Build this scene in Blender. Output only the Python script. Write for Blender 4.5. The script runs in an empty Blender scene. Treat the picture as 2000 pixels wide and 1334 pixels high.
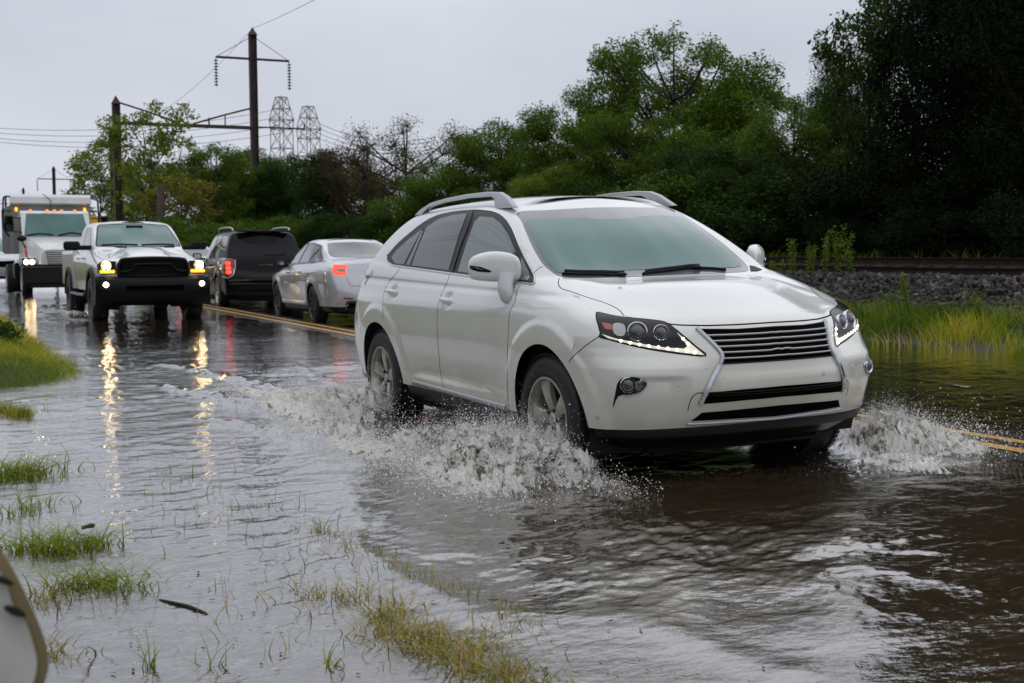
import bpy, math, random
import numpy as np
from mathutils import Matrix, Vector
from mathutils.bvhtree import BVHTree
from mathutils.geometry import delaunay_2d_cdt

rng = np.random.default_rng(7)
random.seed(7)
scene = bpy.context.scene
COL = scene.collection
# ------------------------------------------------------------------ camera
FPX = 2480.0                       # focal length for a picture 2000 wide
_y, _p, _r = (math.radians(a) for a in (154.68, -4.378, -1.42))
_d = np.array([math.cos(_p)*math.cos(_y), math.cos(_p)*math.sin(_y), math.sin(_p)])
_r0 = np.cross(_d, [0, 0, 1]); _r0 /= np.linalg.norm(_r0); _u0 = np.cross(_r0, _d)
_R = _r0*math.cos(_r)+_u0*math.sin(_r); _U = -_r0*math.sin(_r)+_u0*math.cos(_r)
CROWN = math.radians(1.15)         # the near car leans with the crown of the road
RX = np.array([[1, 0, 0], [0, math.cos(CROWN), -math.sin(CROWN)], [0, math.sin(CROWN), math.cos(CROWN)]])
CC = RX @ np.array([9.08, -4.106, 1.352]); CD = RX @ _d; CR = RX @ _R; CU = RX @ _U
cam_data = bpy.data.cameras.new("camera"); cam = bpy.data.objects.new("camera", cam_data)
COL.objects.link(cam); scene.camera = cam
cam_data.sensor_width = 36.0; cam_data.lens = 36.0*FPX/2000.0
cam_data.clip_start = 0.1; cam_data.clip_end = 6000
M = Matrix(((CR[0], CU[0], -CD[0], CC[0]), (CR[1], CU[1], -CD[1], CC[1]), (CR[2], CU[2], -CD[2], CC[2]), (0, 0, 0, 1)))
cam.matrix_world = M
cam_data.dof.use_dof = True; cam_data.dof.focus_distance = 6.9; cam_data.dof.aperture_fstop = 5.6

# ------------------------------------------------------------------ world: overcast sky
SUN_EL, SUN_AZ = 76.0, 100.0
world = bpy.data.worlds.new("World"); scene.world = world; world.use_nodes = True
wn = world.node_tree.nodes; wl = world.node_tree.links; wn.clear()
def wnode(t, **k):
    n = wn.new(t)
    for a, v in k.items(): setattr(n, a, v)
    return n
sky = wnode("ShaderNodeTexSky"); sky.sky_type = 'NISHITA'; sky.sun_disc = False
sky.sun_elevation = math.radians(SUN_EL); sky.sun_rotation = math.radians(90-SUN_AZ)
sky.air_density = 1.5; sky.dust_density = 4.0
tc = wnode("ShaderNodeTexCoord"); mp = wnode("ShaderNodeMapping"); mp.inputs['Scale'].default_value = (1.0, 1.0, 2.6)
nz = wnode("ShaderNodeTexNoise"); nz.inputs['Scale'].default_value = 2.2; nz.inputs['Detail'].default_value = 5; nz.inputs['Roughness'].default_value = .5
rp = wnode("ShaderNodeValToRGB"); rp.color_ramp.elements[0].position = .3; rp.color_ramp.elements[0].color = (5.5, 5.85, 6.7, 1)
rp.color_ramp.elements[1].position = .72; rp.color_ramp.elements[1].color = (7.5, 7.85, 8.75, 1)
mx = wnode("ShaderNodeMixRGB"); mx.inputs['Fac'].default_value = .94
bg = wnode("ShaderNodeBackground"); bg.inputs['Strength'].default_value = .1; wo = wnode("ShaderNodeOutputWorld")
wl.new(tc.outputs['Generated'], mp.inputs['Vector']); wl.new(mp.outputs[0], nz.inputs['Vector']); wl.new(nz.outputs['Fac'], rp.inputs[0])
wl.new(sky.outputs[0], mx.inputs[1]); wl.new(rp.outputs[0], mx.inputs[2]); wl.new(mx.outputs[0], bg.inputs[0]); wl.new(bg.outputs[0], wo.inputs[0])
sun_d = bpy.data.lights.new("sun", 'SUN'); sun_d.energy = 1.0; sun_d.angle = math.radians(120); sun_d.color = (1, .97, .93)
sun = bpy.data.objects.new("sun", sun_d); COL.objects.link(sun)
sun.rotation_euler = (0, math.radians(90-SUN_EL), math.radians(SUN_AZ)); sun.location = (0, 0, 40)
scene.view_settings.view_transform = 'Standard'; scene.view_settings.look = 'None'
scene.view_settings.exposure = 0.0; scene.view_settings.gamma = 1.0
scene.cycles.max_bounces = 8; scene.cycles.diffuse_bounces = 3; scene.cycles.glossy_bounces = 5
scene.cycles.transparent_max_bounces = 12; scene.cycles.caustics_reflective = True; scene.cycles.caustics_refractive = False
scene.cycles.sample_clamp_indirect = 8.0
scene.cycles.use_denoising = True

# ------------------------------------------------------------------ materials
MAT = {}
def mat(name, col=(.5, .5, .5), rough=.5, metal=0, spec=.5, coat=0, coatr=.03, emit=None, es=0, noise=None, bump=None, ior=None):
    m = bpy.data.materials.new(name); m.use_nodes = True; nt = m.node_tree; b = nt.nodes['Principled BSDF']
    b.inputs['Base Color'].default_value = (*col, 1); b.inputs['Roughness'].default_value = rough
    b.inputs['Metallic'].default_value = metal; b.inputs['Specular IOR Level'].default_value = spec
    b.inputs['Coat Weight'].default_value = coat; b.inputs['Coat Roughness'].default_value = coatr
    if ior: b.inputs['IOR'].default_value = ior
    if emit: b.inputs['Emission Color'].default_value = (*emit, 1); b.inputs['Emission Strength'].default_value = es
    t = None
    if noise or bump:
        t = nt.nodes.new('ShaderNodeTexCoord')
    if noise:      # (scale, other colour, low, high [, z stretch])
        n = nt.nodes.new('ShaderNodeTexNoise'); n.inputs['Scale'].default_value = noise[0]; n.inputs['Detail'].default_value = 6
        mpn = nt.nodes.new('ShaderNodeMapping'); mpn.inputs['Scale'].default_value = (1, 1, noise[4] if len(noise) > 4 else 1)
        nt.links.new(t.outputs['Object'], mpn.inputs[0]); nt.links.new(mpn.outputs[0], n.inputs['Vector'])
        r = nt.nodes.new('ShaderNodeValToRGB'); r.color_ramp.elements[0].position = noise[2]; r.color_ramp.elements[1].position = noise[3]
        r.color_ramp.elements[0].color = (*col, 1); r.color_ramp.elements[1].color = (*noise[1], 1)
        nt.links.new(n.outputs['Fac'], r.inputs[0]); nt.links.new(r.outputs[0], b.inputs['Base Color'])
    if bump:       # (scale, strength, distance)
        n2 = nt.nodes.new('ShaderNodeTexNoise'); n2.inputs['Scale'].default_value = bump[0]; n2.inputs['Detail'].default_value = 4
        bp = nt.nodes.new('ShaderNodeBump'); bp.inputs['Strength'].default_value = bump[1]; bp.inputs['Distance'].default_value = bump[2]
        nt.links.new(t.outputs['Object'], n2.inputs['Vector']); nt.links.new(n2.outputs['Fac'], bp.inputs['Height']); nt.links.new(bp.outputs[0], b.inputs['Normal'])
    MAT[name] = m
    return m
def nd(m, t, **k):
    n = m.node_tree.nodes.new(t)
    for a, v in k.items():
        if a in n.inputs.keys(): n.inputs[a].default_value = v
        else: setattr(n, a, v)
    return n

def paint_mat(name, col, dirt_bounce, specks=True, metal=0.0, rough=.32):
    """car paint with a clear coat, thin road film with bounce light in its tint low on the doors and drops and dirty specks"""
    m = mat(name, col, rough, metal, .5, coat=1.0, coatr=.035); L = m.node_tree.links; b = m.node_tree.nodes['Principled BSDF']
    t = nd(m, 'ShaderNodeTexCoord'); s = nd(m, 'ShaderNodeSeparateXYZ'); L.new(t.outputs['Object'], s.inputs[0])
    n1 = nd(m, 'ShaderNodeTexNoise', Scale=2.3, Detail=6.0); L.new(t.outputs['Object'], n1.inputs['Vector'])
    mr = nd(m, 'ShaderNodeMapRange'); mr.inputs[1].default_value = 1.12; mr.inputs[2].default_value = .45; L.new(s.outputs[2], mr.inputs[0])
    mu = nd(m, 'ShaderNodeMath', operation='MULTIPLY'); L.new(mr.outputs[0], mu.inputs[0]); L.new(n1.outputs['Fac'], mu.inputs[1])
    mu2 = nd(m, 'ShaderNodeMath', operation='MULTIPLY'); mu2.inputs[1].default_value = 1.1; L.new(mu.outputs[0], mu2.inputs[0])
    mixc = nd(m, 'ShaderNodeMixRGB'); mixc.inputs[1].default_value = (*col, 1); mixc.inputs[2].default_value = (*dirt_bounce, 1); L.new(mu2.outputs[0], mixc.inputs[0])
    last = mixc
    if specks:
        v = nd(m, 'ShaderNodeTexVoronoi', Scale=17.0); L.new(t.outputs['Object'], v.inputs['Vector'])
        lt = nd(m, 'ShaderNodeMath', operation='LESS_THAN'); lt.inputs[1].default_value = .065; L.new(v.outputs['Distance'], lt.inputs[0])
        sx = nd(m, 'ShaderNodeSeparateColor'); L.new(v.outputs['Color'], sx.inputs[0])
        g = nd(m, 'ShaderNodeMath', operation='GREATER_THAN'); g.inputs[1].default_value = .62; L.new(sx.outputs[0], g.inputs[0])
        gm = nd(m, 'ShaderNodeMath', operation='MULTIPLY'); L.new(lt.outputs[0], gm.inputs[0]); L.new(g.outputs[0], gm.inputs[1])
        g2 = nd(m, 'ShaderNodeMath', operation='MULTIPLY'); g2.inputs[1].default_value = .7; L.new(gm.outputs[0], g2.inputs[0])
        mc = nd(m, 'ShaderNodeMixRGB'); mc.inputs[2].default_value = (.10, .09, .07, 1); L.new(last.outputs[0], mc.inputs[1]); L.new(g2.outputs[0], mc.inputs[0])
        last = mc
    b.inputs['Coat IOR'].default_value = 1.58
    L.new(last.outputs[0], b.inputs['Base Color'])
    return m
paint_mat('white_paint', (.79, .80, .78), (.44, .38, .22))  # film tint leans olive: bounce off water and verge put into the colour
paint_mat('grey_white_paint', (.60, .61, .62), (.36, .33, .28), specks=False)
paint_mat('silver_paint', (.60, .62, .65), (.44, .43, .41), specks=False, metal=.45, rough=.28)
bpm = paint_mat('black_paint', (.003, .003, .0035), (.012, .010, .008), specks=False, rough=.3)
bpm.node_tree.nodes['Principled BSDF'].inputs['Specular IOR Level'].default_value = .1; bpm.node_tree.nodes['Principled BSDF'].inputs['Coat Weight'].default_value = .2
mat('black_plastic', (.005, .005, .005), .45, spec=.18)
mat('satin_black', (.007, .007, .007), .35, spec=.25)
mat('gap_black', (.002, .002, .002), .9, spec=.05)
mat('rubber', (.013, .013, .013), .55, bump=(60, .3, .004))
mat('underbody', (.006, .006, .006), .9)
mat('chrome', (.62, .63, .65), .12, 1.0)
mat('satin_alloy', (.55, .52, .46), .36, .6, noise=(9, (.34, .31, .26), .4, .75))
mat('bar_silver', (.52, .52, .50), .35, .3)
mat('dark_alloy', (.05, .05, .052), .35, .7)
mat('rail_silver', (.42, .43, .45), .35, .6)
mat('windshield_glass', (.045, .165, .145), .15, 0, .4, coat=.6, coatr=.015, noise=(1.6, (.03, .095, .09), .35, .75))
mat('glass_band', (.10, .10, .11), .2, 0, .5, coat=1)
mat('side_glass', (.085, .115, .11), .08, 0, .5, coat=.8, coatr=.01)
mat('dark_glass', (.030, .032, .036), .06, 0, .5, coat=.6, coatr=.01)
mat('black_glass', (.008, .008, .009), .08, 0, .15, coat=.12, coatr=.02)
mat('lamp_smoke', (.012, .011, .011), .2, 0, .2, coat=.35, coatr=.01)
mat('roof_glass', (.16, .16, .165), .35, 0, .3)
mat('lamp_clear', (.33, .34, .34), .1, .3, .6, coat=1, coatr=.01)
mat('amber_plain', (.35, .05, .015), .2, coat=1)
mat('led_white', (.9, .88, .8), .2, emit=(1, .93, .80), es=4.0)
mat('led_soft', (.8, .75, .62), .25, coat=1, emit=(1, .88, .70), es=.28)
mat('lens_dark', (.05, .052, .055), .05, .2, coat=1, coatr=.01)
mat('head_warm', (.9, .8, .6), .2, emit=(1, .72, .36), es=26.0)
mat('fog_warm', (.9, .85, .7), .2, emit=(1, .86, .6), es=9.0)
mat('amber_lit', (.8, .3, .03), .3, emit=(1, .42, .03), es=2.0)
mat('marker_lit', (.8, .3, .03), .3, emit=(1, .25, .04), es=1.0)
mat('red_lit', (.6, .02, .01), .25, coat=1, emit=(1, .06, .02), es=1.8)
mat('red_plain', (.30, .012, .01), .2, coat=1)
mat('grey_lens', (.33, .33, .33), .2, .2, coat=1)

# ------------------------------------------------------------------ mesh helpers
def mk(name, V, F, m=None, parent=None, smooth=True, autos=None):
    me = bpy.data.meshes.new(name)
    V = np.asarray(V, dtype=np.float32)
    if isinstance(F, np.ndarray):
        nf, k = F.shape
        me.vertices.add(len(V)); me.vertices.foreach_set('co', V.ravel())
        me.loops.add(nf*k); me.loops.foreach_set('vertex_index', F.astype(np.int32).ravel())
        me.polygons.add(nf); me.polygons.foreach_set('loop_start', np.arange(0, nf*k, k, dtype=np.int32))
        me.polygons.foreach_set('loop_total', np.full(nf, k, dtype=np.int32)); me.update(calc_edges=True)
    else:
        me.from_pydata([tuple(map(float, v)) for v in V], [], [tuple(int(i) for i in f) for f in F])
    me.polygons.foreach_set('use_smooth', [bool(smooth)]*len(me.polygons))
    if autos is not None: me.set_sharp_from_angle(angle=math.radians(autos))
    if m: me.materials.append(MAT[m] if isinstance(m, str) else m)
    me.validate()
    o = bpy.data.objects.new(name, me); COL.objects.link(o)
    if parent: o.parent = parent
    return o
def empty(name, loc=(0, 0, 0), rot=(0, 0, 0), label=None, cat=None, group=None):
    o = bpy.data.objects.new(name, None); COL.objects.link(o); o.location = loc; o.rotation_euler = rot
    tag(o, label, cat, group); return o
def tag(o, label=None, cat=None, group=None, kind=None):
    if label: o['label'] = label
    if cat: o['category'] = cat
    if group: o['group'] = group
    if kind: o['kind'] = kind
    return o
class MB:
    """collects simple shapes into one mesh"""
    def __init__(s): s.V = []; s.F = []; s.n = 0
    def add(s, V, F):
        V = np.asarray(V, float); s.V.append(V); s.F += [tuple(int(i)+s.n for i in f) for f in F]; s.n += len(V); return s
    def box(s, x0, x1, y0, y1, z0, z1, b=0.0, M=None):
        cs = []
        if b <= 0:
            V = np.array([(x, y, z) for z in (z0, z1) for y in (y0, y1) for x in (x0, x1)], float)
            F = [(0, 2, 3, 1), (4, 5, 7, 6), (0, 1, 5, 4), (2, 6, 7, 3), (0, 4, 6, 2), (1, 3, 7, 5)]
        else:
            V = []; 
            for z in (z0, z1):
                for y in (y0, y1):
                    for x in (x0, x1):
                        sx = b if x == x0 else -b; sy = b if y == y0 else -b; sz = b if z == z0 else -b
                        V += [(x, y+sy, z+sz), (x+sx, y, z+sz), (x+sx, y+sy, z)]
            V = np.array(V)
            i = lambda X, Y, Z, k: ((Z*2+Y)*2+X)*3+k
            F = []
            F.append([i(0, 0, 0, 0), i(0, 0, 1, 0), i(0, 1, 1, 0), i(0, 1, 0, 0)]); F.append([i(1, 0, 0, 0), i(1, 1, 0, 0), i(1, 1, 1, 0), i(1, 0, 1, 0)])
            F.append([i(0, 0, 0, 1), i(1, 0, 0, 1), i(1, 0, 1, 1), i(0, 0, 1, 1)]); F.append([i(0, 1, 0, 1), i(0, 1, 1, 1), i(1, 1, 1, 1), i(1, 1, 0, 1)])
            F.append([i(0, 0, 0, 2), i(0, 1, 0, 2), i(1, 1, 0, 2), i(1, 0, 0, 2)]); F.append([i(0, 0, 1, 2), i(1, 0, 1, 2), i(1, 1, 1, 2), i(0, 1, 1, 2)])
            for a in (0, 1):
                for c in (0, 1):
                    F.append([i(0, a, c, 1), i(1, a, c, 1), i(1, a, c, 2), i(0, a, c, 2)] if a == c else [i(0, a, c, 2), i(1, a, c, 2), i(1, a, c, 1), i(0, a, c, 1)])
                    F.append([i(a, 0, c, 0), i(a, 1, c, 0), i(a, 1, c, 2), i(a, 0, c, 2)] if a != c else [i(a, 0, c, 2), i(a, 1, c, 2), i(a, 1, c, 0), i(a, 0, c, 0)])
                    F.append([i(a, c, 0, 0), i(a, c, 1, 0), i(a, c, 1, 1), i(a, c, 0, 1)] if a == c else [i(a, c, 0, 1), i(a, c, 1, 1), i(a, c, 1, 0), i(a, c, 0, 0)])
            for X in (0, 1):
                for Y in (0, 1):
                    for Z in (0, 1): F.append([i(X, Y, Z, 0), i(X, Y, Z, 1), i(X, Y, Z, 2)])
        if M is not None: V = V @ np.asarray(M)[:3, :3].T + np.asarray(M)[:3, 3]
        return s.add(V, F)
    def tube(s, pts, r, n=8, cap=True, flat=1.0):
        P = np.asarray(pts, float); m = len(P); r = np.broadcast_to(np.asarray(r, float), (m,))
        T = np.gradient(P, axis=0); T /= np.linalg.norm(T, axis=1)[:, None]+1e-9
        up = np.array([0, 0, 1.0]) if abs(T[0][2]) < .9 else np.array([1.0, 0, 0])
        V = []
        for i in range(m):
            a = np.cross(T[i], up); a /= np.linalg.norm(a)+1e-9; b = np.cross(a, T[i]); up = b
            for k in range(n):
                t = 2*math.pi*k/n; V.append(P[i]+r[i]*(math.cos(t)*a+flat*math.sin(t)*b))
        F = [(i*n+k, i*n+(k+1) % n, (i+1)*n+(k+1) % n, (i+1)*n+k) for i in range(m-1) for k in range(n)]
        if cap: F += [tuple(range(n))[::-1], tuple((m-1)*n+k for k in range(n))]
        return s.add(V, F)
    def lathe(s, prof, n=32, M=None, axis='y', a0=0, a1=2*math.pi):
        """prof: (radius, offset along axis)"""
        full = abs(a1-a0-2*math.pi) < 1e-6; m = len(prof); c = n if full else n+1; V = []
        for k in range(c):
            t = a0+(a1-a0)*k/n
            for (rr, o) in prof:
                V.append((rr*math.cos(t), o, rr*math.sin(t)) if axis == 'y' else ((rr*math.cos(t), rr*math.sin(t), o) if axis == 'z' else (o, rr*math.cos(t), rr*math.sin(t))))
        F = [(k*m+i, k*m+i+1, ((k+1) % c)*m+i+1, ((k+1) % c)*m+i) for k in range(n) for i in range(m-1)]
        V = np.array(V)
        if M is not None: V = V @ np.asarray(M)[:3, :3].T + np.asarray(M)[:3, 3]
        return s.add(V, F)
    def prism(s, outline, a0, a1, axis='y', M=None):
        """2-D outline extruded along an axis"""
        n = len(outline); V = []
        for a in (a0, a1):
            for (p, q) in outline: V.append((p, a, q) if axis == 'y' else ((p, q, a) if axis == 'z' else (a, p, q)))
        F = [(i, (i+1) % n, n+(i+1) % n, n+i) for i in range(n)]+[tuple(range(n))[::-1], tuple(range(n, 2*n))]
        V = np.array(V, float)
        if M is not None: V = V @ np.asarray(M)[:3, :3].T + np.asarray(M)[:3, 3]
        return s.add(V, F)
    def ico(s, c, r, sub=1, M=None):
        V, F = ICO[sub]; V = V*np.asarray(r)
        if M is not None: V = V @ np.asarray(M)[:3, :3].T
        return s.add(V+np.asarray(c), F)
    def build(s, name, m, parent=None, smooth=True, autos=None):
        return mk(name, np.concatenate(s.V), s.F, m, parent, smooth, autos)
def _ico(sub):
    import bmesh
    b = bmesh.new(); bmesh.ops.create_icosphere(b, subdivisions=sub, radius=1); V = np.array([v.co[:] for v in b.verts]); F = [[v.index for v in f.verts] for f in b.faces]; b.free(); return V, F
ICO = {1: _ico(1), 2: _ico(2), 3: _ico(3)}
def noise2(x, y, seed=0):
    """smooth value noise in [-1,1]"""
    xi = np.floor(x).astype(np.int64); yi = np.floor(y).astype(np.int64); fx = x-xi; fy = y-yi
    fx = fx*fx*fx*(fx*(fx*6-15)+10); fy = fy*fy*fy*(fy*(fy*6-15)+10)
    def h(a, b):
        n = (a*374761393+b*668265263+seed*982451653) & 0x7fffffff
        n = ((n ^ (n >> 13))*1274126177) & 0x7fffffff
        n = ((n ^ (n >> 16))*2246822519) & 0x7fffffff
        return (n & 0xffff)/32767.5-1
    return (h(xi, yi)*(1-fx)+h(xi+1, yi)*fx)*(1-fy)+(h(xi, yi+1)*(1-fx)+h(xi+1, yi+1)*fx)*fy
def fbm(x, y, o=4, seed=0, g=.5):
    s = 0; a = 1
    for i in range(o): s = s+a*noise2(x*2**i+i*17.3, y*2**i-i*9.1, seed+i); a *= g
    return s

# ------------------------------------------------------------------ lofted car bodies and parts traced on them
def _interp(A, n, g0, g1):
    """A: (K, ...) control rows -> dense rows; g0/g1 ghost rows; limited central slopes"""
    E = np.concatenate([g0[None], A, g1[None]]); D = np.diff(E, axis=0); a, b = D[:-1], D[1:]
    mm = .5*(a+b); lim = 2.2*np.minimum(abs(a), abs(b)); m = np.where(a*b > 0, np.sign(mm)*np.minimum(abs(mm), lim), 0)
    out = []
    for i in range(len(A)-1):
        for t in (np.arange(n)/n):
            out.append((2*t**3-3*t**2+1)*A[i]+(t**3-2*t**2+t)*m[i]+(-2*t**3+3*t**2)*A[i+1]+(t**3-t**2)*m[i+1])
    out.append(A[-1]); return np.array(out)
def loft(cols, nu=16, nv=10, smooth=3):
    """cols: columns from rear centre round the side to front centre, each bottom-to-roof-centre; returns half grid G[u][v]"""
    A = np.array(cols, float); fl = np.array([1, -1, 1.0])
    G = _interp(A, nu, A[1]*fl, A[-2]*fl)
    G = np.swapaxes(G, 0, 1); G = _interp(G, nv, 2*G[0]-G[1], G[-2]*fl); G = np.swapaxes(G, 0, 1)
    for _ in range(smooth):
        P = np.concatenate([G[1:2]*fl, G, G[-2:-1]*fl]); G = .5*G+.25*(P[:-2]+P[2:])
        H = G.copy(); H[:, 1:-1] = .5*G[:, 1:-1]+.25*(G[:, :-2]+G[:, 2:]); G = H
        G[0, :, 1] = 0; G[-1, :, 1] = 0; G[:, -1, 1] = 0
    return G
def grid_full(G):
    """half grid (left side, y>=0) -> closed ring grid with both sides"""
    Rr = G[::-1][1:-1]*np.array([1, -1, 1.0]); return np.concatenate([G, Rr])
def grid_faces(nu, nv, wrap=True):
    u = np.arange(nu if wrap else nu-1); v = np.arange(nv-1); uu, vv = np.meshgrid(u, v, indexing='ij'); u2 = (uu+1) % nu
    return np.stack([uu*nv+vv, u2*nv+vv, u2*nv+vv+1, uu*nv+vv+1], -1).reshape(-1, 4)
class Body:
    def __init__(s, G, root, view):
        s.root = root; Fg = grid_full(G); s.V = Fg.reshape(-1, 3).copy(); s.F = grid_faces(Fg.shape[0], Fg.shape[1])[:, ::-1].copy()
        s.view = view; s.bvh = None
    def ready(s): s.bvh = BVHTree.FromPolygons([Vector(v) for v in s.V], [tuple(int(i) for i in f) for f in s.F]); return s
    def hit(s, q):
        c, r = s.view(q); h = s.bvh.ray_cast(Vector(c), Vector(r).normalized())
        if h[0] is None: return None
        n = np.array(h[1]); 
        if np.dot(n, r) > 0: n = -n
        return np.array(h[0]), n
    def cut_wheels(s, centres, R, ymin=.5):
        """open the arches: faces inside the circle go, the rim of the hole snaps to the circle"""
        for (cx, cz) in centres:
            r = np.hypot(s.V[:, 0]-cx, s.V[:, 2]-cz); inside = (r < R) & (abs(s.V[:, 1]) > ymin) & (s.V[:, 2] < cz+R+.02)
            bad = inside[s.F].any(1); rim = np.zeros(len(s.V), bool); rim[s.F[bad].ravel()] = True; s.F = s.F[~bad]
            keep = np.zeros(len(s.V), bool); keep[s.F.ravel()] = True; rim &= keep & ~inside
            rr = r[rim]; k = (R/rr)[:, None]; P = s.V[rim]; c = np.array([cx, cz]); P[:, [0, 2]] = c+(P[:, [0, 2]]-c)*np.where(k < 1, k, 1); s.V[rim] = P
        return s
    def mesh(s, name, m):
        used = np.unique(s.F); mp_ = -np.ones(len(s.V), int); mp_[used] = np.arange(len(used))
        return mk(name, s.V[used], mp_[s.F], m, s.root)
def densify(P, step, closed=True):
    P = [np.array(p, float) for p in P]; out = []
    n = len(P)
    for i in range(n if closed else n-1):
        a, b = P[i], P[(i+1) % n]; k = max(1, int(math.ceil(np.linalg.norm(b-a)/step)))
        out += [a+(b-a)*t/k for t in range(k)]
    if not closed: out.append(P[-1])
    return np.array(out)
def curve(P, closed=False, n=6):
    """Catmull-Rom through 2-D or 3-D points"""
    P = np.array(P, float); m = len(P); out = []
    for i in range(m if closed else m-1):
        p0, p1, p2, p3 = (P[(i-1) % m], P[i], P[(i+1) % m], P[(i+2) % m]) if closed else (P[max(i-1, 0)], P[i], P[i+1], P[min(i+2, m-1)])
        for t in np.arange(n)/n: out.append(.5*((2*p1)+(-p0+p2)*t+(2*p0-5*p1+4*p2-p3)*t*t+(-p0+3*p1-3*p2+p3)*t**3))
    if not closed: out.append(P[-1])
    return np.array(out)
def inpoly(x, y, P):
    c = np.zeros(x.shape, bool); j = len(P)-1
    for i in range(len(P)):
        xi, yi = P[i]; xj, yj = P[j]
        c ^= ((yi > y) != (yj > y)) & (x < (xj-xi)*(y-yi)/(yj-yi+1e-12)+xi); j = i
    return c
def patch(B, outline, off=.003, step=4.0, thick=.012, relief=None):
    """a thin shell lying on the body surface, bounded by the outline"""
    P = densify(outline, step); x0, y0 = P.min(0); x1, y1 = P.max(0)
    gx, gy = np.meshgrid(np.arange(x0+step*.5, x1, step), np.arange(y0+step*.5, y1, step)); gx = gx.ravel(); gy = gy.ravel()
    k = inpoly(gx, gy, P); I = np.stack([gx[k], gy[k]], 1)
    if len(I):
        d = np.min(np.hypot(I[:, None, 0]-P[None, :, 0], I[:, None, 1]-P[None, :, 1]), axis=1); I = I[d > step*.45]
    Q = np.concatenate([P, I]) if len(I) else P; nb = len(P)
    vs, es, fs, ov, oe, of = delaunay_2d_cdt([Vector(q) for q in Q], [(i, (i+1) % nb) for i in range(nb)], [], 1, 1e-5)
    vs = np.array([v[:] for v in vs]); pts = []; nrm = []; miss = []
    for i, q in enumerate(vs):
        h = B.hit(q)
        if h is None: pts.append(None); nrm.append(None); miss.append(i)
        else: pts.append(h[0]); nrm.append(h[1])
    okk = [i for i in range(len(vs)) if pts[i] is not None]
    if not okk: raise RuntimeError('patch misses body')
    ok_xy = vs[okk]
    for i in miss:
        j = okk[int(np.argmin(np.hypot(*(ok_xy-vs[i]).T)))]; pts[i] = pts[j]; nrm[i] = nrm[j]
    pts = np.array(pts); nrm = np.array(nrm); o_ = np.full(len(pts), off)
    if relief is not None: o_ = o_+np.array([relief(v) for v in vs])
    T = pts+nrm*o_[:, None]
    c, r = B.view(vs[0]); F = []
    for f in fs:
        a, b, d_ = (T[i] for i in f[:3])
        F.append(tuple(f) if np.dot(np.cross(b-a, d_-a), r) < 0 else tuple(f[::-1]))
    # skirt
    cnt = {}
    for f in F:
        for i in range(len(f)):
            e = (f[i], f[(i+1) % len(f)]); cnt[e] = 1
    V = list(T); low = {}
    for (a, b) in list(cnt):
        if (b, a) not in cnt:
            for q in (a, b):
                if q not in low: low[q] = len(V); V.append(T[q]-nrm[q]*thick)
            F.append((b, a, low[a], low[b]))
    return np.array(V), F
def ribbon(B, line, w=.005, off=.001, h=0.0, step=6.0, closed=False, pts3=None):
    if pts3 is None:
        P = densify(line, step, closed); pts = []; nr = []
        for q in P:
            hh = B.hit(q)
            if hh is not None: pts.append(hh[0]); nr.append(hh[1])
    else: pts, nr = pts3
    P = np.array(pts); N = np.array(nr); m = len(P)
    if m < 2: return None
    if closed: T = np.roll(P, -1, 0)-np.roll(P, 1, 0)
    else: T = np.gradient(P, axis=0)
    T /= np.linalg.norm(T, axis=1)[:, None]+1e-9; S = np.cross(N, T); S /= np.linalg.norm(S, axis=1)[:, None]+1e-9
    V = []; 
    for i in range(m):
        V += [P[i]-S[i]*w/2-N[i]*.004, P[i]-S[i]*w/2+N[i]*off, P[i]-S[i]*w*.3+N[i]*(off+h), P[i]+S[i]*w*.3+N[i]*(off+h), P[i]+S[i]*w/2+N[i]*off, P[i]+S[i]*w/2-N[i]*.004]
    F = []; K = 6
    for i in range(m if closed else m-1):
        j = (i+1) % m
        for k in range(K-1): F.append((i*K+k, j*K+k, j*K+k+1, i*K+k+1))
    if not closed: F += [tuple(range(K)), tuple((m-1)*K+k for k in range(K))[::-1]]
    return np.array(V), F
FLIP = np.array([1, -1, 1.0])
def mir(VF): return VF[0]*FLIP, [tuple(f[::-1]) for f in VF[1]]
def join(*L):
    b = MB()
    for l in L:
        if l is not None: b.add(*l)
    return np.concatenate(b.V), b.F
def both(name, VF, m, parent, **k):
    k.setdefault('autos', 50)
    a = mk(name, VF[0], VF[1], m, parent, **k); v, f = mir(VF); b = mk(name, v, f, m, parent, **k); return a, b
def view_from(root_mat):
    """rays of the calibrated viewpoint, in a vehicle's own frame"""
    Mi = np.linalg.inv(np.array(root_mat)); c = (Mi @ np.append(CC, 1))[:3]; A = Mi[:3, :3]
    def v(q): return c, A @ (CD+CR*(q[0]-1000)/FPX-CU*(q[1]-667)/FPX)
    return v
def mat_of(loc, rz=0, rx=0, ry=0, s=1.0):
    return Matrix.Translation(loc) @ Matrix.Rotation(rz, 4, 'Z') @ Matrix.Rotation(ry, 4, 'Y') @ Matrix.Rotation(rx, 4, 'X') @ Matrix.Scale(s, 4)
def surf_z(x):
    """height of the water or wet road surface: the road climbs gently away from the flooded dip"""
    return .07+.0055*np.maximum(0, -np.asarray(x, float)-7)
def wpt(px, py, z=None):
    """point of the water surface (or of height z) seen at a place of the photograph"""
    r = CD+CR*(px-1000)/FPX-CU*(py-667)/FPX; zz = .07 if z is None else z
    for _ in range(8):
        P = CC+r*((zz-CC[2])/r[2])
        if z is not None: break
        zz = float(surf_z(P[0]))
    return P
def at(px, py, D):
    return CC+(CD+CR*(px-1000)/FPX-CU*(py-667)/FPX)*D

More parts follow.
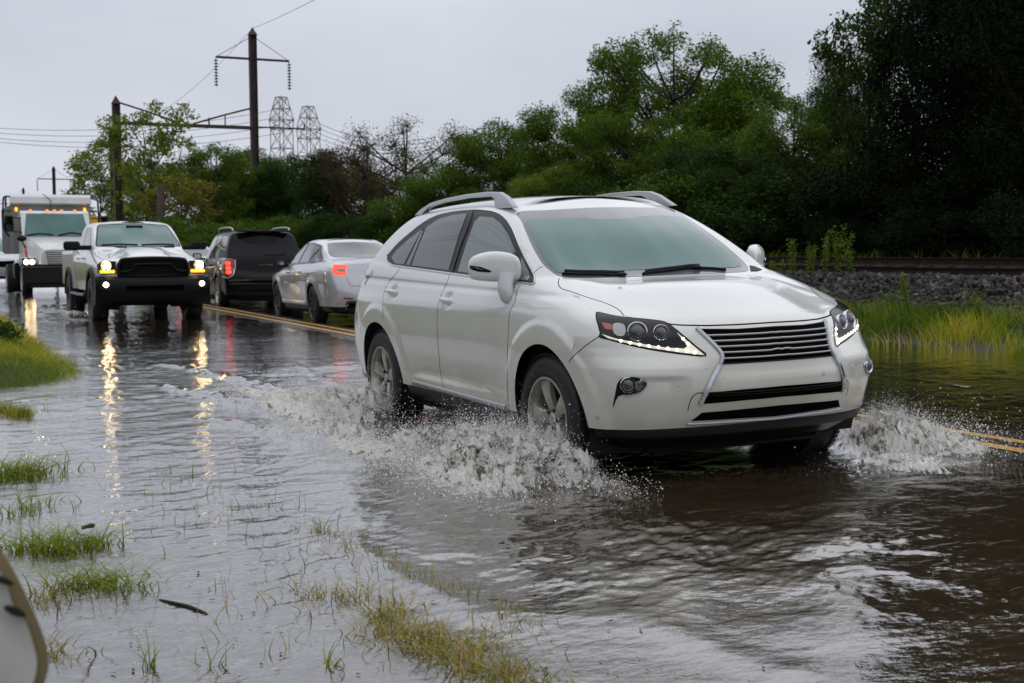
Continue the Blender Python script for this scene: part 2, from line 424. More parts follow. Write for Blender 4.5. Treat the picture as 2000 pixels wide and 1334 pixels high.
# ------------------------------------------------------------------ wheels
def wheel(parent, c, R=.365, w=.235, rr=.235, side=-1, rimmat='satin_alloy', spokes=5, spoke_w=.085, twist=0.0, dark=False, steer=0, style='five'):
    """wheel with tyre, rim; side -1: outer face towards -y"""
    wh = empty('wheel', c, (0, 0, steer)); wh.parent = parent
    h = w/2; t = MB()
    prof = [(rr-.004, -h*.80), (rr+.012, -h*.93), (rr+.05, -h*1.02), (R-.035, -h*.98), (R-.012, -h*.86), (R, -h*.66), (R+.002, 0), (R, h*.66), (R-.012, h*.86), (R-.035, h*.98), (rr+.05, h*1.0), (rr-.004, h*.8)]
    t.lathe(prof, 56)
    for k in range(72):        # tread blocks on the shoulders
        a = 2*math.pi*k/72
        for yy in (-h*.72, h*.72):
            ca, sa = math.cos(a), math.sin(a)
            Mx = np.array([[ca, 0, -sa, R*ca], [0, 1, 0, yy], [sa, 0, ca, R*sa], [0, 0, 0, 1]])
            t.box(-.006, .006, -.016, .016, -.010, .010, M=Mx)
    ty = t.build('tyre', 'rubber', wh, True, 35)
    r = MB()
    r.lathe([(rr+.003, -h*.90), (rr+.004, -h*.98), (rr-.008, -h*.98), (rr-.018, -h*.8), (rr-.03, -h*.3), (rr-.03, h*.7)], 48)
    r.lathe([(rr-.03, h*.55), (.02, h*.6)], 32)
    face = -h*.62
    hub = [(.0, face-.012), (.028, face-.012), (.034, face-.004), (.075, face+.004), (.085, face+.05)]
    r.lathe(hub, 24)
    def spoke(a, w0, w1, off0=0):
        n = 9; V = []
        for i in range(n):
            u = i/(n-1); rad = .05+(rr-.012-.05)*u; ww = (w0*(1-u)+w1*u)*(1+.25*(2*u-1)**2); ax = face-.004-.016*math.sin(u*2.6)-.012*u
            aa = a+off0*(1-u)
            for (s_, d_) in ((-1, .035), (-1, .006), (-.55, 0), (.55, 0), (1, .006), (1, .035)):
                p = rad*math.cos(aa)-s_*ww/2*math.sin(aa); q = rad*math.sin(aa)+s_*ww/2*math.cos(aa); V.append((p, ax+d_, q))
        F = [(i*6+k, i*6+k+1, (i+1)*6+k+1, (i+1)*6+k) for i in range(n-1) for k in range(5)]
        r.add(V, F)
    for k in range(spokes):
        a = twist+2*math.pi*k/spokes
        spoke(a, .055, spoke_w, 0)
    ri = r.build('rim', rimmat, wh, True, 30)
    d = MB(); d.lathe([(rr-.032, h*.45), (.0, h*.45)], 32); d.lathe([(.155, h*.2), (.155, h*.3), (.05, h*.3)], 32)
    for k in range(spokes):
        a = twist+2*math.pi*(k+.5)/spokes; d.lathe([(.0, face-.014), (.011, face-.014), (.012, face+.02)], 8, M=np.array([[1, 0, 0, .055*math.cos(a)], [0, 1, 0, 0], [0, 0, 1, .055*math.sin(a)], [0, 0, 0, 1]]))
    b = d.build('brake', 'satin_black', wh)
    if side > 0: wh.rotation_euler = (0, 0, math.pi+steer)
    return wh
def arch_liner(parent, centres, R, yo, yi, m='underbody', lip='white_paint', ysurf=None, lw=.02):
    """dark wheel houses and the rolled lips of the arches"""
    for sgn in (-1, 1):
        for (cx, cz) in centres:
            b = MB(); b.lathe([(R-.001, yo-.012), (R+.01, yi)], 40, a0=-.35, a1=math.pi+.35, M=np.array([[1, 0, 0, cx], [0, sgn, 0, 0], [0, 0, 1, cz], [0, 0, 0, 1]]))
            b.lathe([(R+.01, yi), (.02, yi)], 40, a0=-.3, a1=math.pi+.3, M=np.array([[1, 0, 0, cx], [0, sgn, 0, 0], [0, 0, 1, cz], [0, 0, 0, 1]]))
            b.build('wheel_house', m, parent)
# ------------------------------------------------------------------ the near car (foreground crossover)
HROOT = mat_of((0, 0, 0), 0, CROWN)
suv = empty('suv', (0, 0, 0), (CROWN, 0, 0), 'white crossover SUV with silver roof rails ploughing through the flood water, nearest car', 'car')
def side_col(x, b, w=1.0, xt=None, ye=.62, ze=1.58, zr=1.67, zb=.365, x7=None):
    xt = x if xt is None else xt; x7 = x if x7 is None else x7
    y8 = .845*w; m = .5
    return [(x, .893*w, zb), (x, .905*w, .45), (x, .925*w, .60), (x, .942*w, .78), (x, .942*w, .93), (x, .912*w, 1.04), (x7, .868*w, b-.02), (x7, .855*w, b), (x7, y8, b+.012),
            (x7*(1-m)+xt*m, (y8*(1-m)+ye*m)+.028, (b*(1-m)+ze*m)+.01), (xt, ye, ze), (xt, ye*.55, zr-.012), (xt, 0, zr)]
cols = [
 [(-1.00, 0, .42), (-1.04, 0, .50), (-1.05, 0, .62), (-1.02, 0, .78), (-.95, 0, .92), (-.91, 0, 1.02), (-.88, 0, 1.12), (-.87, 0, 1.15), (-.86, 0, 1.18), (-.72, 0, 1.37), (-.74, 0, 1.565), (-.55, 0, 1.615), (-.35, 0, 1.64)],
 [(-.98, .42, .42), (-1.02, .42, .50), (-1.03, .42, .62), (-1.00, .42, .78), (-.93, .42, .92), (-.89, .42, 1.02), (-.86, .41, 1.12), (-.85, .40, 1.15), (-.84, .39, 1.18), (-.70, .33, 1.37), (-.64, .28, 1.558), (-.44, .17, 1.612), (-.26, 0, 1.645)],
 [(-.89, .65, .40), (-.93, .67, .50), (-.94, .68, .62), (-.91, .69, .78), (-.84, .68, .92), (-.80, .66, 1.02), (-.76, .64, 1.12), (-.74, .62, 1.15), (-.72, .60, 1.18), (-.56, .52, 1.37), (-.50, .45, 1.545), (-.34, .27, 1.61), (-.19, 0, 1.648)],
 [(-.74, .81, .38), (-.77, .83, .48), (-.79, .85, .62), (-.76, .855, .78), (-.70, .84, .93), (-.66, .81, 1.03), (-.61, .765, 1.14), (-.59, .75, 1.18), (-.56, .735, 1.22), (-.42, .645, 1.39), (-.32, .54, 1.545), (-.20, .32, 1.612), (-.10, 0, 1.652)],
 side_col(-.52, 1.225, .97, -.14, .59, 1.558, 1.657, .37, -.42),
 side_col(-.30, 1.235, .992, .02, .61, 1.574, 1.662),
 side_col(0, 1.225, 1.0, .20, .622, 1.588, 1.668),
 side_col(.42, 1.205, 1.0, .50, .628, 1.600, 1.674),
 side_col(.85, 1.185, 1.0, .85, .63, 1.606, 1.678),
 side_col(1.30, 1.165, 1.0, 1.18, .628, 1.604, 1.677),
 side_col(1.75, 1.150, 1.0, 1.46, .618, 1.592, 1.670),
 side_col(2.22, 1.135, 1.0, 1.67, .600, 1.574, 1.655),
 [(2.62, .893, .365), (2.62, .905, .45), (2.62, .925, .60), (2.62, .945, .78), (2.62, .940, .93), (2.62, .900, 1.03), (2.60, .845, 1.10), (2.58, .80, 1.140), (2.55, .735, 1.180), (2.17, .665, 1.39), (1.775, .578, 1.560), (1.64, .36, 1.618), (1.40, 0, 1.656)],
 [(2.96, .890, .36), (2.96, .905, .45), (2.96, .930, .60), (2.96, .945, .78), (2.95, .932, .91), (2.94, .885, 1.00), (2.91, .80, 1.062), (2.80, .68, 1.125), (2.62, .60, 1.168), (2.20, .55, 1.40), (1.80, .46, 1.574), (1.66, .27, 1.626), (1.42, 0, 1.655)],
 [(3.22, .885, .375), (3.22, .900, .46), (3.22, .920, .60), (3.22, .925, .76), (3.20, .905, .87), (3.17, .855, .955), (3.10, .735, 1.015), (2.92, .57, 1.100), (2.67, .47, 1.155), (2.24, .43, 1.402), (1.825, .35, 1.583), (1.69, .20, 1.632), (1.44, 0, 1.655)],
 [(3.40, .765, .372), (3.43, .785, .45), (3.46, .800, .59), (3.44, .790, .72), (3.39, .755, .85), (3.33, .705, .940), (3.20, .60, 1.000), (2.98, .46, 1.100), (2.70, .35, 1.143), (2.27, .32, 1.398), (1.84, .25, 1.587), (1.71, .14, 1.635), (1.46, 0, 1.654)],
 [(3.53, .52, .378), (3.57, .54, .45), (3.61, .545, .59), (3.59, .535, .72), (3.52, .51, .85), (3.455, .485, .925), (3.33, .42, .985), (3.03, .31, 1.108), (2.715, .23, 1.140), (2.285, .21, 1.402), (1.848, .16, 1.590), (1.72, .09, 1.637), (1.48, 0, 1.654)],
 [(3.60, .26, .385), (3.65, .27, .45), (3.70, .275, .59), (3.69, .275, .72), (3.62, .265, .85), (3.555, .255, .925), (3.42, .22, .985), (3.08, .16, 1.114), (2.725, .12, 1.138), (2.29, .105, 1.404), (1.852, .08, 1.592), (1.73, .045, 1.638), (1.50, 0, 1.653)],
 [(3.62, 0, .388), (3.67, 0, .45), (3.725, 0, .59), (3.715, 0, .72), (3.645, 0, .85), (3.585, 0, .925), (3.45, 0, .985), (3.10, 0, 1.116), (2.73, 0, 1.138), (2.295, 0, 1.405), (1.855, 0, 1.593), (1.735, 0, 1.638), (1.515, 0, 1.653)],
]
G = loft(cols, 20, 13, 4)
HB = Body(G, suv, view_from(HROOT))
AR = [(2.79, .365), (.03, .365)]
V = HB.V
for cx, cz in AR:      # flat flares around the arches
    r = np.hypot(V[:, 0]-cx, V[:, 2]-cz); k = np.clip((.58-r)/.05, 0, 1); k = k*k*(3-2*k)
    sel = (abs(V[:, 1]) > .7) & (V[:, 2] < 1.0); V[:, 1] += np.sign(V[:, 1])*.014*k*sel
# crease below the belt line and the scooped lower doors
sd = (abs(V[:, 1]) > .8) & (V[:, 0] > -.6) & (V[:, 0] < 3.1)
k = np.exp(-((V[:, 2]-(1.085-.018*(V[:, 0]-1.2)))/.018)**2)*sd; V[:, 1] -= np.sign(V[:, 1])*.010*k
k = np.clip((V[:, 2]-.43)/.05, 0, 1)*np.clip((.62-V[:, 2])/.17, 0, 1)*np.clip((V[:, 0]-.45)/.3, 0, 1)*np.clip((2.35-V[:, 0])/.5, 0, 1)*sd; V[:, 1] -= np.sign(V[:, 1])*.022*k
HB.ready()

for hx, hz in ((.355, 1.03), (1.40, 1.00)):      # hollows behind the door handles
    r = np.sqrt(((V[:, 0]-hx)/.062)**2+((V[:, 2]-hz)/.05)**2); V[:, 1] -= np.sign(V[:, 1])*.016*np.exp(-r**4)*sd
# ledge above the fog lamps, fold down from it, and the raised bar across the nose
fr = (V[:, 0] > 3.2) & (V[:, 2] < .72)
ay = abs(V[:, 1]); k = np.clip((.655-V[:, 2])/.02, 0, 1)*np.clip((V[:, 2]-.40)/.2, 0, 1)*np.clip((ay-.50)/.10, 0, 1)*np.clip((.86-ay)/.10, 0, 1)*fr
V[:, 0] -= .020*k
k = np.exp(-((V[:, 2]-.60)/.06)**4)*np.clip((.42-ay)/.05, 0, 1)*(V[:, 0] > 3.3); V[:, 0] += .012*k
k = np.clip((V[:, 2]-.695)/.06, 0, 1)*np.clip((.86-V[:, 2])/.06, 0, 1)*(ay > .40)*np.clip((ay-.40)/.08, 0, 1)*(V[:, 0] > 3.15); V[:, 0] -= .022*k
HB.ready()
HB.cut_wheels(AR, .43)
HP = lambda *p: [np.array(q, float) for q in p]
def tr(q): return HB.hit(q)[0]
def tp(name, outline, m, parent=suv, mirror=True, **k):
    VF = patch(HB, outline, **k)
    return both(name, VF, m, parent) if mirror else mk(name, VF[0], VF[1], m, parent, autos=50)
def rb(name, line, m, parent=suv, mirror=True, **k):
    VF = ribbon(HB, line, **k)
    return both(name, VF, m, parent) if mirror else mk(name, VF[0], VF[1], m, parent, autos=50)
def fview(q): return np.array([6.0, q[0]/1000, -q[1]/1000]), np.array([-1.0, 0, 0])
def tview(q): return np.array([q[0]/1000, q[1]/1000, 4.0]), np.array([0, 0, -1.0])
def rview(q): return np.array([-4.0, q[0]/1000, -q[1]/1000]), np.array([1.0, 0, 0])
class Alt:
    """the same surface seen along another direction"""
    def __init__(s, B, view): s.bvh = B.bvh; s.view = view
    hit = Body.hit
HF, HT, HR = Alt(HB, fview), Alt(HB, tview), Alt(HB, rview)
def half(px, close=True):
    """outline traced on the near half of the nose -> symmetric (y, z) outline in mm"""
    P = [tr(q) for q in px]; L = [(p[1]*1000, -p[2]*1000) for p in P]; L[0] = (0, L[0][1]); L[-1] = (0, L[-1][1])
    return np.array(L+[(-a, b) for a, b in L[::-1][1:-1]])
HB.bvh_full = HB.bvh
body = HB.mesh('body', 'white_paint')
# windscreen: dark printed border with the clear area lying inside it
ws_out = curve([(1012.4, 414.8), (1069, 410.8), (1169, 405.5), (1250, 405.6), (1308, 408.5), (1339, 424), (1385, 455.3), (1423, 485), (1452, 511), (1462, 526), (1450, 531), (1412, 533), (1250, 540), (1142, 543), (1095, 540), (1072, 526), (1058, 512), (1039, 479.6), (1020.5, 436)], True, 4)
wsb = tp('windshield', ws_out, 'glass_band', mirror=False, off=.002, step=6)
wsi = curve([(1026, 433), (1090, 428), (1147, 426), (1160, 429), (1240, 427), (1253, 423), (1328, 424), (1363, 449), (1412, 487), (1446, 516), (1438, 522), (1412, 523.5), (1250, 527.5), (1150, 532), (1096, 534), (1080, 524), (1064, 508), (1042, 469)], True, 4)
tp('windshield_glass', wsi, 'windshield_glass', wsb, mirror=False, off=.004, step=6, thick=.002)
tp('cowl_corner', [(1464, 519), (1474, 521), (1488, 527), (1478, 530), (1466, 530)], 'black_plastic', mirror=False, off=.004, step=3)
for nm, pts, w in (('wiper', [(1098, 537), (1130, 538.5), (1169, 538.5), (1214, 540)], .022), ('wiper', [(1255, 537), (1304, 531), (1339, 526.5), (1360, 525.5), (1390, 526.5), (1417, 529)], .020)):
    a = rb(nm, pts, 'black_plastic', mirror=False, w=w*.7, off=.006, h=.011)
    q = tr(pts[3]); mb = MB(); mb.ico(q+np.array([0, 0, .012]), (.03, .035, .014), 2); mb.build('wiper_pivot', 'black_plastic', a)
    l2 = ribbon(HB, [(x+4, y-3.2) for x, y in pts[:4]], w=.006, off=.014, h=.012)
    mk('wiper_blade', l2[0], l2[1], 'rubber', a)
# side glass: black surround, panes, bright strip
dlo = curve([(755.5, 501), (761, 494), (776, 477), (792.4, 462.4), (830, 433), (867, 417.5), (921.8, 410.5), (962, 413), (985, 424), (1002, 447.5), (1019.6, 490), (1042, 533), (1045, 545), (1042, 555), (1019, 552), (950, 544), (880, 534.2), (820, 526), (781, 520.5), (767, 518), (758, 511)], True, 3)
fa, fb = tp('window_frame', dlo, 'satin_black', off=.002, step=5)
for o_, m_ in ((fa, 0), (fb, 1)): pass
panes = [([(765, 503), (775, 489), (800, 467), (826, 447), (808, 480), (790, 516.5), (773, 515)], 'dark_glass'),
         ([(794, 517), (801, 518), (828, 452), (824, 452)], 'dark_glass'),
         ([(805, 518.5), (812, 497), (834, 444), (856, 429), (885, 420.5), (913, 417.5), (897, 460), (877, 528)], 'dark_glass'),
         ([(895, 530.5), (914, 470), (928, 433), (938, 423.5), (963, 425), (979, 437), (994, 460), (1009, 494), (1003, 545.5)], 'side_glass'),
         ([(1019.6, 502), (1034, 533), (1035.5, 542), (1031, 548.6), (1012, 546.6)], 'side_glass')]
for P, m_ in panes:
    a, b = both('window', patch(HB, P, off=.0045, step=5, thick=.003), m_, suv)
rb('window_trim', dlo, 'chrome', w=.013, off=.003, h=.004, closed=True)
rb('window_trim', [(884, 532), (901, 478), (916, 440), (923, 414)], 'satin_black', w=.03, off=.005, h=.003)
# shut lines
for L in ([(1017, 556), (1010, 568), (1005.5, 590), (996, 609), (993.5, 635), (991, 687), (991, 725), (993, 800)],
          [(878, 536), (873, 552), (862, 575), (856, 594), (854, 620), (854, 650), (857, 690), (860, 725), (865, 752), (866, 764)],
          [(781, 522), (774, 534), (757, 554), (749.5, 575), (747.5, 594), (748.6, 622)],
          [(1172, 656), (1150, 670.5), (1132, 685.5), (1120, 696), (1110.5, 708)],
          [(1092, 544), (1090.7, 552.5), (1096, 563), (1120, 571), (1142, 579), (1182.5, 592), (1207, 604), (1219, 617)],
          [(1060, 520), (1050, 526), (1042, 534)], [(1363.5, 767), (1351, 777), (1343, 802)], [(1364, 768), (1380, 766)]):
    rb('panel_gap', curve(L, n=4), 'gap_black', w=.0045, off=.0008)
hl = half([(1533, 628), (1503, 630), (1440, 634), (1379, 636), (1330, 635), (1311, 633.5), (1286, 627), (1221, 619), (1533, 628)])
k = len(hl)//2; VF = ribbon(HF, list(hl[1:k])[::-1]+[hl[0]]+list(hl[k+1:])[::-1], w=.009, off=.0008, step=10); mk('hood_gap', VF[0], VF[1], 'gap_black', suv)
# headlights
hlo = curve([(1165.5, 612), (1169.5, 610), (1195, 615.8), (1219.8, 619.7), (1255, 622.8), (1289.5, 627), (1304.5, 632.5), (1330, 652.5), (1360, 678), (1378.5, 694.5), (1330, 690.8), (1270, 682), (1225, 672), (1187.5, 662), (1172, 658), (1173, 650), (1170, 637.5), (1166, 624)], True, 3)
rbm = rb('headlight_gap', hlo, 'gap_black', w=.010, off=.001, closed=True)
heads = tp('headlight', hlo, 'lamp_smoke', off=.002, step=3)
def sub_both(name, VF, m, parents, **k):
    k.setdefault('autos', 50)
    mk(name, VF[0], VF[1], m, parents[0], **k); v, f = mir(VF); mk(name, v, f, m, parents[1], **k)
sub_both('led_strip', patch(HB, [(1175.5, 653), (1205.5, 662), (1255, 672), (1300, 679.5), (1336, 681.5), (1343, 676), (1321.8, 650), (1345, 668), (1376, 694), (1330, 689), (1270, 680), (1225, 670.5), (1187.5, 660.8)], off=.0045, step=2.5, thick=.004), 'led_soft', heads)
for q in ((213, 666), (231, 669.8), (249, 673.2), (267, 676), (285.8, 678.5), (304, 681), (322, 683.8), (342, 686.5), (357, 689.5), (1344-1000, 672), (1334-1000, 662)):
    p, n = HB.hit((1000+q[0], q[1])); mb = MB(); mb.ico(p+n*.005, .0085, 1); sub_both('led', (mb.V[0], mb.F), 'led_white', heads)
sub_both('amber_reflector', patch(HB, [(1175, 630), (1195, 633.5), (1196, 645), (1182, 643)], off=.004, step=3, thick=.002), 'amber_plain', heads)
sub_both('turn_lamp', patch(HB, curve([(1198, 633), (1218, 634), (1222, 648), (1216, 657), (1200, 652)], True, 3), off=.004, step=3, thick=.002), 'lamp_clear', heads)
def lens(q, r, parents, mo='chrome', mi='lens_dark', push=0.0, squash=.35):
    """projector lens: bright bezel ring and a dark glass dome standing on the lamp surface"""
    p, n = HB.hit(q); z = (n+np.array([.9, -.25, 0]))/1; z /= np.linalg.norm(z); a = np.cross([0, 0, 1], z); a /= np.linalg.norm(a); b = np.cross(z, a)
    Mx = np.eye(4); Mx[:3, 0] = a; Mx[:3, 1] = b; Mx[:3, 2] = z; Mx[:3, 3] = p+z*(.002+push)
    m1 = MB(); m1.lathe([(r, -.012), (r*1.02, .006), (r*.93, .010), (r*.80, .002)], 28, M=Mx, axis='z'); sub_both('lens_bezel', (np.concatenate(m1.V), m1.F), mo, parents)
    m2 = MB(); m2.lathe([(r*.82, -.004), (r*.70, .008), (r*.45, .016), (r*.2, .020), (.0005, .021)], 24, M=Mx, axis='z'); sub_both('lens', (np.concatenate(m2.V), m2.F), mi, parents)
lens((1244.5, 648), .052, heads); lens((1291, 650), .043, heads)
# grille with five bright bars
gr = half([(1533, 637), (1440, 643.5), (1366, 643.5), (1362.5, 645), (1385, 667), (1406, 690), (1408, 697), (1405, 711), (1450, 708.5), (1500, 705.3), (1533, 703)])
VF = patch(HF, gr, off=.002, step=11); gril = mk('grille', VF[0], VF[1], 'gap_black', suv, autos=50)
zs = np.linspace(gr[0][1], max(gr[:, 1]), 12)
top, bot = gr[0][1], max(g[1] for g in gr)
for k in range(5):
    zz = top+(bot-top)*(k+1)/6.0+2
    ys = [y for y in np.arange(-560, 561, 4) if inpoly(np.array([float(y)]), np.array([zz]), gr)[0]]
    if not ys: continue
    L = [(y, zz-5*math.exp(-((abs(y)-30)/26.0)**2)*(1 if k == 3 else .25)) for y in np.linspace(ys[0], ys[-1], 60)]
    VF = ribbon(HF, L, w=.008, off=.007, h=.005, step=30); mk('grille_bar', VF[0], VF[1], 'bar_silver', gril)
VF = ribbon(HF, list(gr), w=.007, off=.003, h=.002, step=14, closed=True); mk('grille_edge', VF[0], VF[1], 'satin_black', gril)
rb('grille_surround', curve([(1361, 641.5), (1385, 664), (1405, 685), (1410.5, 697), (1407, 710), (1400, 724)], n=5), 'rail_silver', w=.024, off=.004, h=.010)
rb('grille_surround', curve([(1404, 714), (1395, 732), (1381, 760), (1368, 788)], n=5), 'chrome', w=.030, off=.004, h=.012)
lo1 = half([(1533, 753), (1450, 760.5), (1386, 766), (1372, 789), (1450, 782), (1533, 774)]); VF = patch(HF, lo1, off=.002, step=11); l1 = mk('lower_intake', VF[0], VF[1], 'gap_black', suv)
for dz in (10, 22):
    VF = ribbon(HF, [(y, lo1[0][1]+dz+7) for y in np.linspace(-430, 430, 60)], w=.004, off=.003, h=.004, step=30); mk('intake_bar', VF[0], VF[1], 'black_plastic', l1)
lo2 = half([(1533, 790.5), (1450, 799), (1371, 806), (1350, 822), (1440, 817), (1533, 810.5)]); VF = patch(HF, lo2, off=.002, step=11); mk('lower_intake', VF[0], VF[1], 'gap_black', suv)
lp = half([(1533, 813.5), (1440, 820.5), (1341, 826.5), (1533, 813.5)]); LL = list(lp[:3])[::-1]+list(lp[3:])
LL = [lp[2], lp[1], lp[0], lp[3] if len(lp) > 4 else (-lp[1][0], lp[1][1]), (-lp[2][0], lp[2][1])]; LL[3] = (-lp[1][0], lp[1][1])
VF = ribbon(HF, LL, w=.012, off=.006, h=.008, step=12); mk('bumper_strip', VF[0], VF[1], 'rail_silver', suv)
# fog lamps, parking sensors
fog = tp('fog_lamp', curve([(1197, 797), (1203, 762), (1207, 747), (1218, 738), (1240, 736.5), (1259, 742), (1264, 750), (1253, 764), (1230, 771.5), (1208, 774)], True, 3), 'satin_black', off=.002, step=3)
VF = ribbon(HB, curve([(1216, 771), (1232, 771), (1250, 765), (1262, 753), (1261, 745), (1250, 740)], n=4), w=.007, off=.003, h=.006, step=3); sub_both('fog_lamp_ring', VF, 'chrome', fog)
sub_both('fog_lamp_reflector', patch(HB, curve([(1243, 745), (1255, 745), (1260, 751), (1252, 761), (1243, 764)], True, 3), off=.0045, step=3, thick=.003), 'chrome', fog)
lens((1227, 752), .042, fog)
for q in ((1166.6, 816), (1608, 729.5)):
    p, n = HB.hit(q); Mx = np.eye(4); a = np.cross([0, 0, 1], n); a /= np.linalg.norm(a); Mx[:3, 0] = a; Mx[:3, 1] = np.cross(n, a); Mx[:3, 2] = n; Mx[:3, 3] = p
    m1 = MB(); m1.lathe([(.014, -.004), (.014, .001), (.011, .0015), (.010, -.001)], 20, M=Mx, axis='z'); m1.lathe([(.009, -.001), (.008, .002), (.0003, .003)], 16, M=Mx, axis='z')
    if q[0] < 1300: both('parking_sensor', (np.concatenate(m1.V), m1.F), 'grey_white_paint', suv)
    else: m1.build('parking_sensor', 'grey_white_paint', suv)
# sill strip and rear lamp
rb('sill_trim', [(807, 746), (863.6, 761.5), (989, 796.5)], 'rail_silver', w=.034, off=.004, h=.008)
VF = patch(HR, np.array([(y, -z) for y, z in ((470, 1215), (300, 1205), (-300, 1205), (-470, 1215), (-420, 1480), (-250, 1500), (250, 1500), (420, 1480))]), off=.003, step=30); mk('rear_window', VF[0], VF[1], 'black_glass', suv)
VF = patch(HR, np.array([(y, -z) for y, z in ((480, 1150), (700, 1150), (790, 1060), (790, 900), (690, 905), (520, 1020))]), off=.004, step=20); both('tail_light', VF, 'red_plain', suv)
try: tp('tail_light', [(728, 528), (728, 534), (719, 544), (713, 556), (710.5, 553), (716, 540)], 'grey_lens', off=.005, step=2.5)
except Exception as e: print('tail', e)
# door handles, roof rails, sunroof, aerial
for q in ((768, 569), (876, 586.5)):
    p = tr(q); mb = MB()
    mb.tube(curve([(p[0]-.085, p[1]+.004, p[2]+.004), (p[0]-.06, p[1]-.030, p[2]+.006), (p[0], p[1]-.040, p[2]+.004), (p[0]+.06, p[1]-.030, p[2]-.002), (p[0]+.085, p[1]+.004, p[2]-.004)], n=5), .013, 10, flat=1.25)
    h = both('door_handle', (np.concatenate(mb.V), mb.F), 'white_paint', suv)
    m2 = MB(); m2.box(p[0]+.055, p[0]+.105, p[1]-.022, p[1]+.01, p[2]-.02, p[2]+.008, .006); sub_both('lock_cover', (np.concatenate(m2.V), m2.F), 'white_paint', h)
rail = [(.03, 1.588), (.12, 1.628), (.30, 1.668), (.60, 1.690), (.95, 1.702), (1.30, 1.702), (1.50, 1.690), (1.61, 1.660), (1.77, 1.585), (1.50, 1.585), (1.44, 1.655), (1.38, 1.672), (.95, 1.678), (.50, 1.664), (.28, 1.640), (.17, 1.590)]
m1 = MB(); V0 = []
for i, (yy, s) in enumerate(((.575, 0), (.582, .004), (.606, .004), (.612, 0))):
    cx_, cz_ = .9, 1.64
    for (x, z) in rail: V0.append((x, -(yy-(z-1.6)*.25), z+(s if i in (1, 2) else 0)))
n_ = len(rail); F0 = [(i*n_+k, i*n_+(k+1) % n_, (i+1)*n_+(k+1) % n_, (i+1)*n_+k) for i in range(3) for k in range(n_)]
tri = delaunay_2d_cdt([Vector(q) for q in rail], [(i, (i+1) % n_) for i in range(n_)], [], 1, 1e-6)[2]
F0 += [tuple(f) for f in tri]+[tuple(3*n_+i for i in f[::-1]) for f in tri]
F0 = [tuple(f) for f in F0]; both('roof_rail', (np.array(V0), F0), 'rail_silver', suv, autos=45)
VF = patch(HT, curve([(600, -390), (1230, -380), (1290, 0), (1230, 380), (600, 390)], True, 4), off=.003, step=40); mk('sunroof', VF[0], VF[1], 'roof_glass', suv, autos=50)
# mirrors
def mirror_body():
    V = []; S = [(-.855, .045, .055, 2.285, 1.20), (-.866, .060, .080, 2.272, 1.207), (-.90, .068, .095, 2.235, 1.216), (-.95, .074, .099, 2.19, 1.222), (-1.00, .076, .095, 2.145, 1.222), (-1.045, .068, .082, 2.11, 1.217), (-1.072, .050, .060, 2.09, 1.210), (-1.084, .014, .02, 2.08, 1.205)]
    S = curve(S, n=4); n = 28
    for (y, rx, rz, cx, cz) in S:
        for k in range(n):
            t = 2*math.pi*k/n; c, s_ = math.cos(t), math.sin(t); e = .66; x = cx+rx*np.sign(c)*abs(c)**e; z = cz+rz*np.sign(s_)*abs(s_)**e
            if x < cx-rx*.62: x = cx-rx*.62-(cx-rx*.62-x)*.2
            V.append((x, y, z))
    m = len(S); F = [(i*n+k, i*n+(k+1) % n, (i+1)*n+(k+1) % n, (i+1)*n+k) for i in range(m-1) for k in range(n)]+[tuple(range(n))[::-1], tuple((m-1)*n+k for k in range(n))]
    return np.array(V), F
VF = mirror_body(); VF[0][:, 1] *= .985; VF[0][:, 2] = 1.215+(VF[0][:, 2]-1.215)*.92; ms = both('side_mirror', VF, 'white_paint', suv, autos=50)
foot = MB(); P = curve([(2.27, -.905, 1.17, .058), (2.285, -.925, 1.12, .050), (2.30, -.932, 1.07, .046), (2.305, -.925, 1.03, .036), (2.305, -.91, 1.018, .018)], n=4); foot.tube([p[:3] for p in P], [p[3] for p in P], 16, flat=.62)
sub_both('mirror_foot', (np.concatenate(foot.V), foot.F), 'grey_white_paint', ms)
class MS: pass
MBd = MS(); MBd.view = HB.view; MBd.bvh = BVHTree.FromPolygons([Vector(v) for v in VF[0]], VF[1]); MBd.hit = lambda q: Body.hit(MBd, q)
for nm, P, m_, o2 in (('turn_signal', [(917, 518.5), (938, 521), (955, 527), (961, 530.5), (955, 532), (934, 530.5), (920, 526)], 'satin_black', .002),):
    sub_both(nm, patch(MBd, P, off=o2, step=2.5, thick=.004), m_, ms)
VF2 = ribbon(MBd, [(918, 521.5), (930, 523), (944, 527)], w=.006, off=.003, h=.003, step=2); sub_both('signal_strip', VF2, 'chrome', ms)
gl = MB(); gl.prism([(-.885, 1.15), (-.88, 1.26), (-.93, 1.295), (-1.03, 1.285), (-1.062, 1.24), (-1.055, 1.165), (-1.0, 1.145)], 0, .006, 'x'); gl.V[0][:, 1] *= .985; gl.V[0][:, 0] += 2.052+.735*(gl.V[0][:, 1]+1.06); sub_both('mirror_glass', (np.concatenate(gl.V), gl.F), 'chrome', ms, smooth=False)
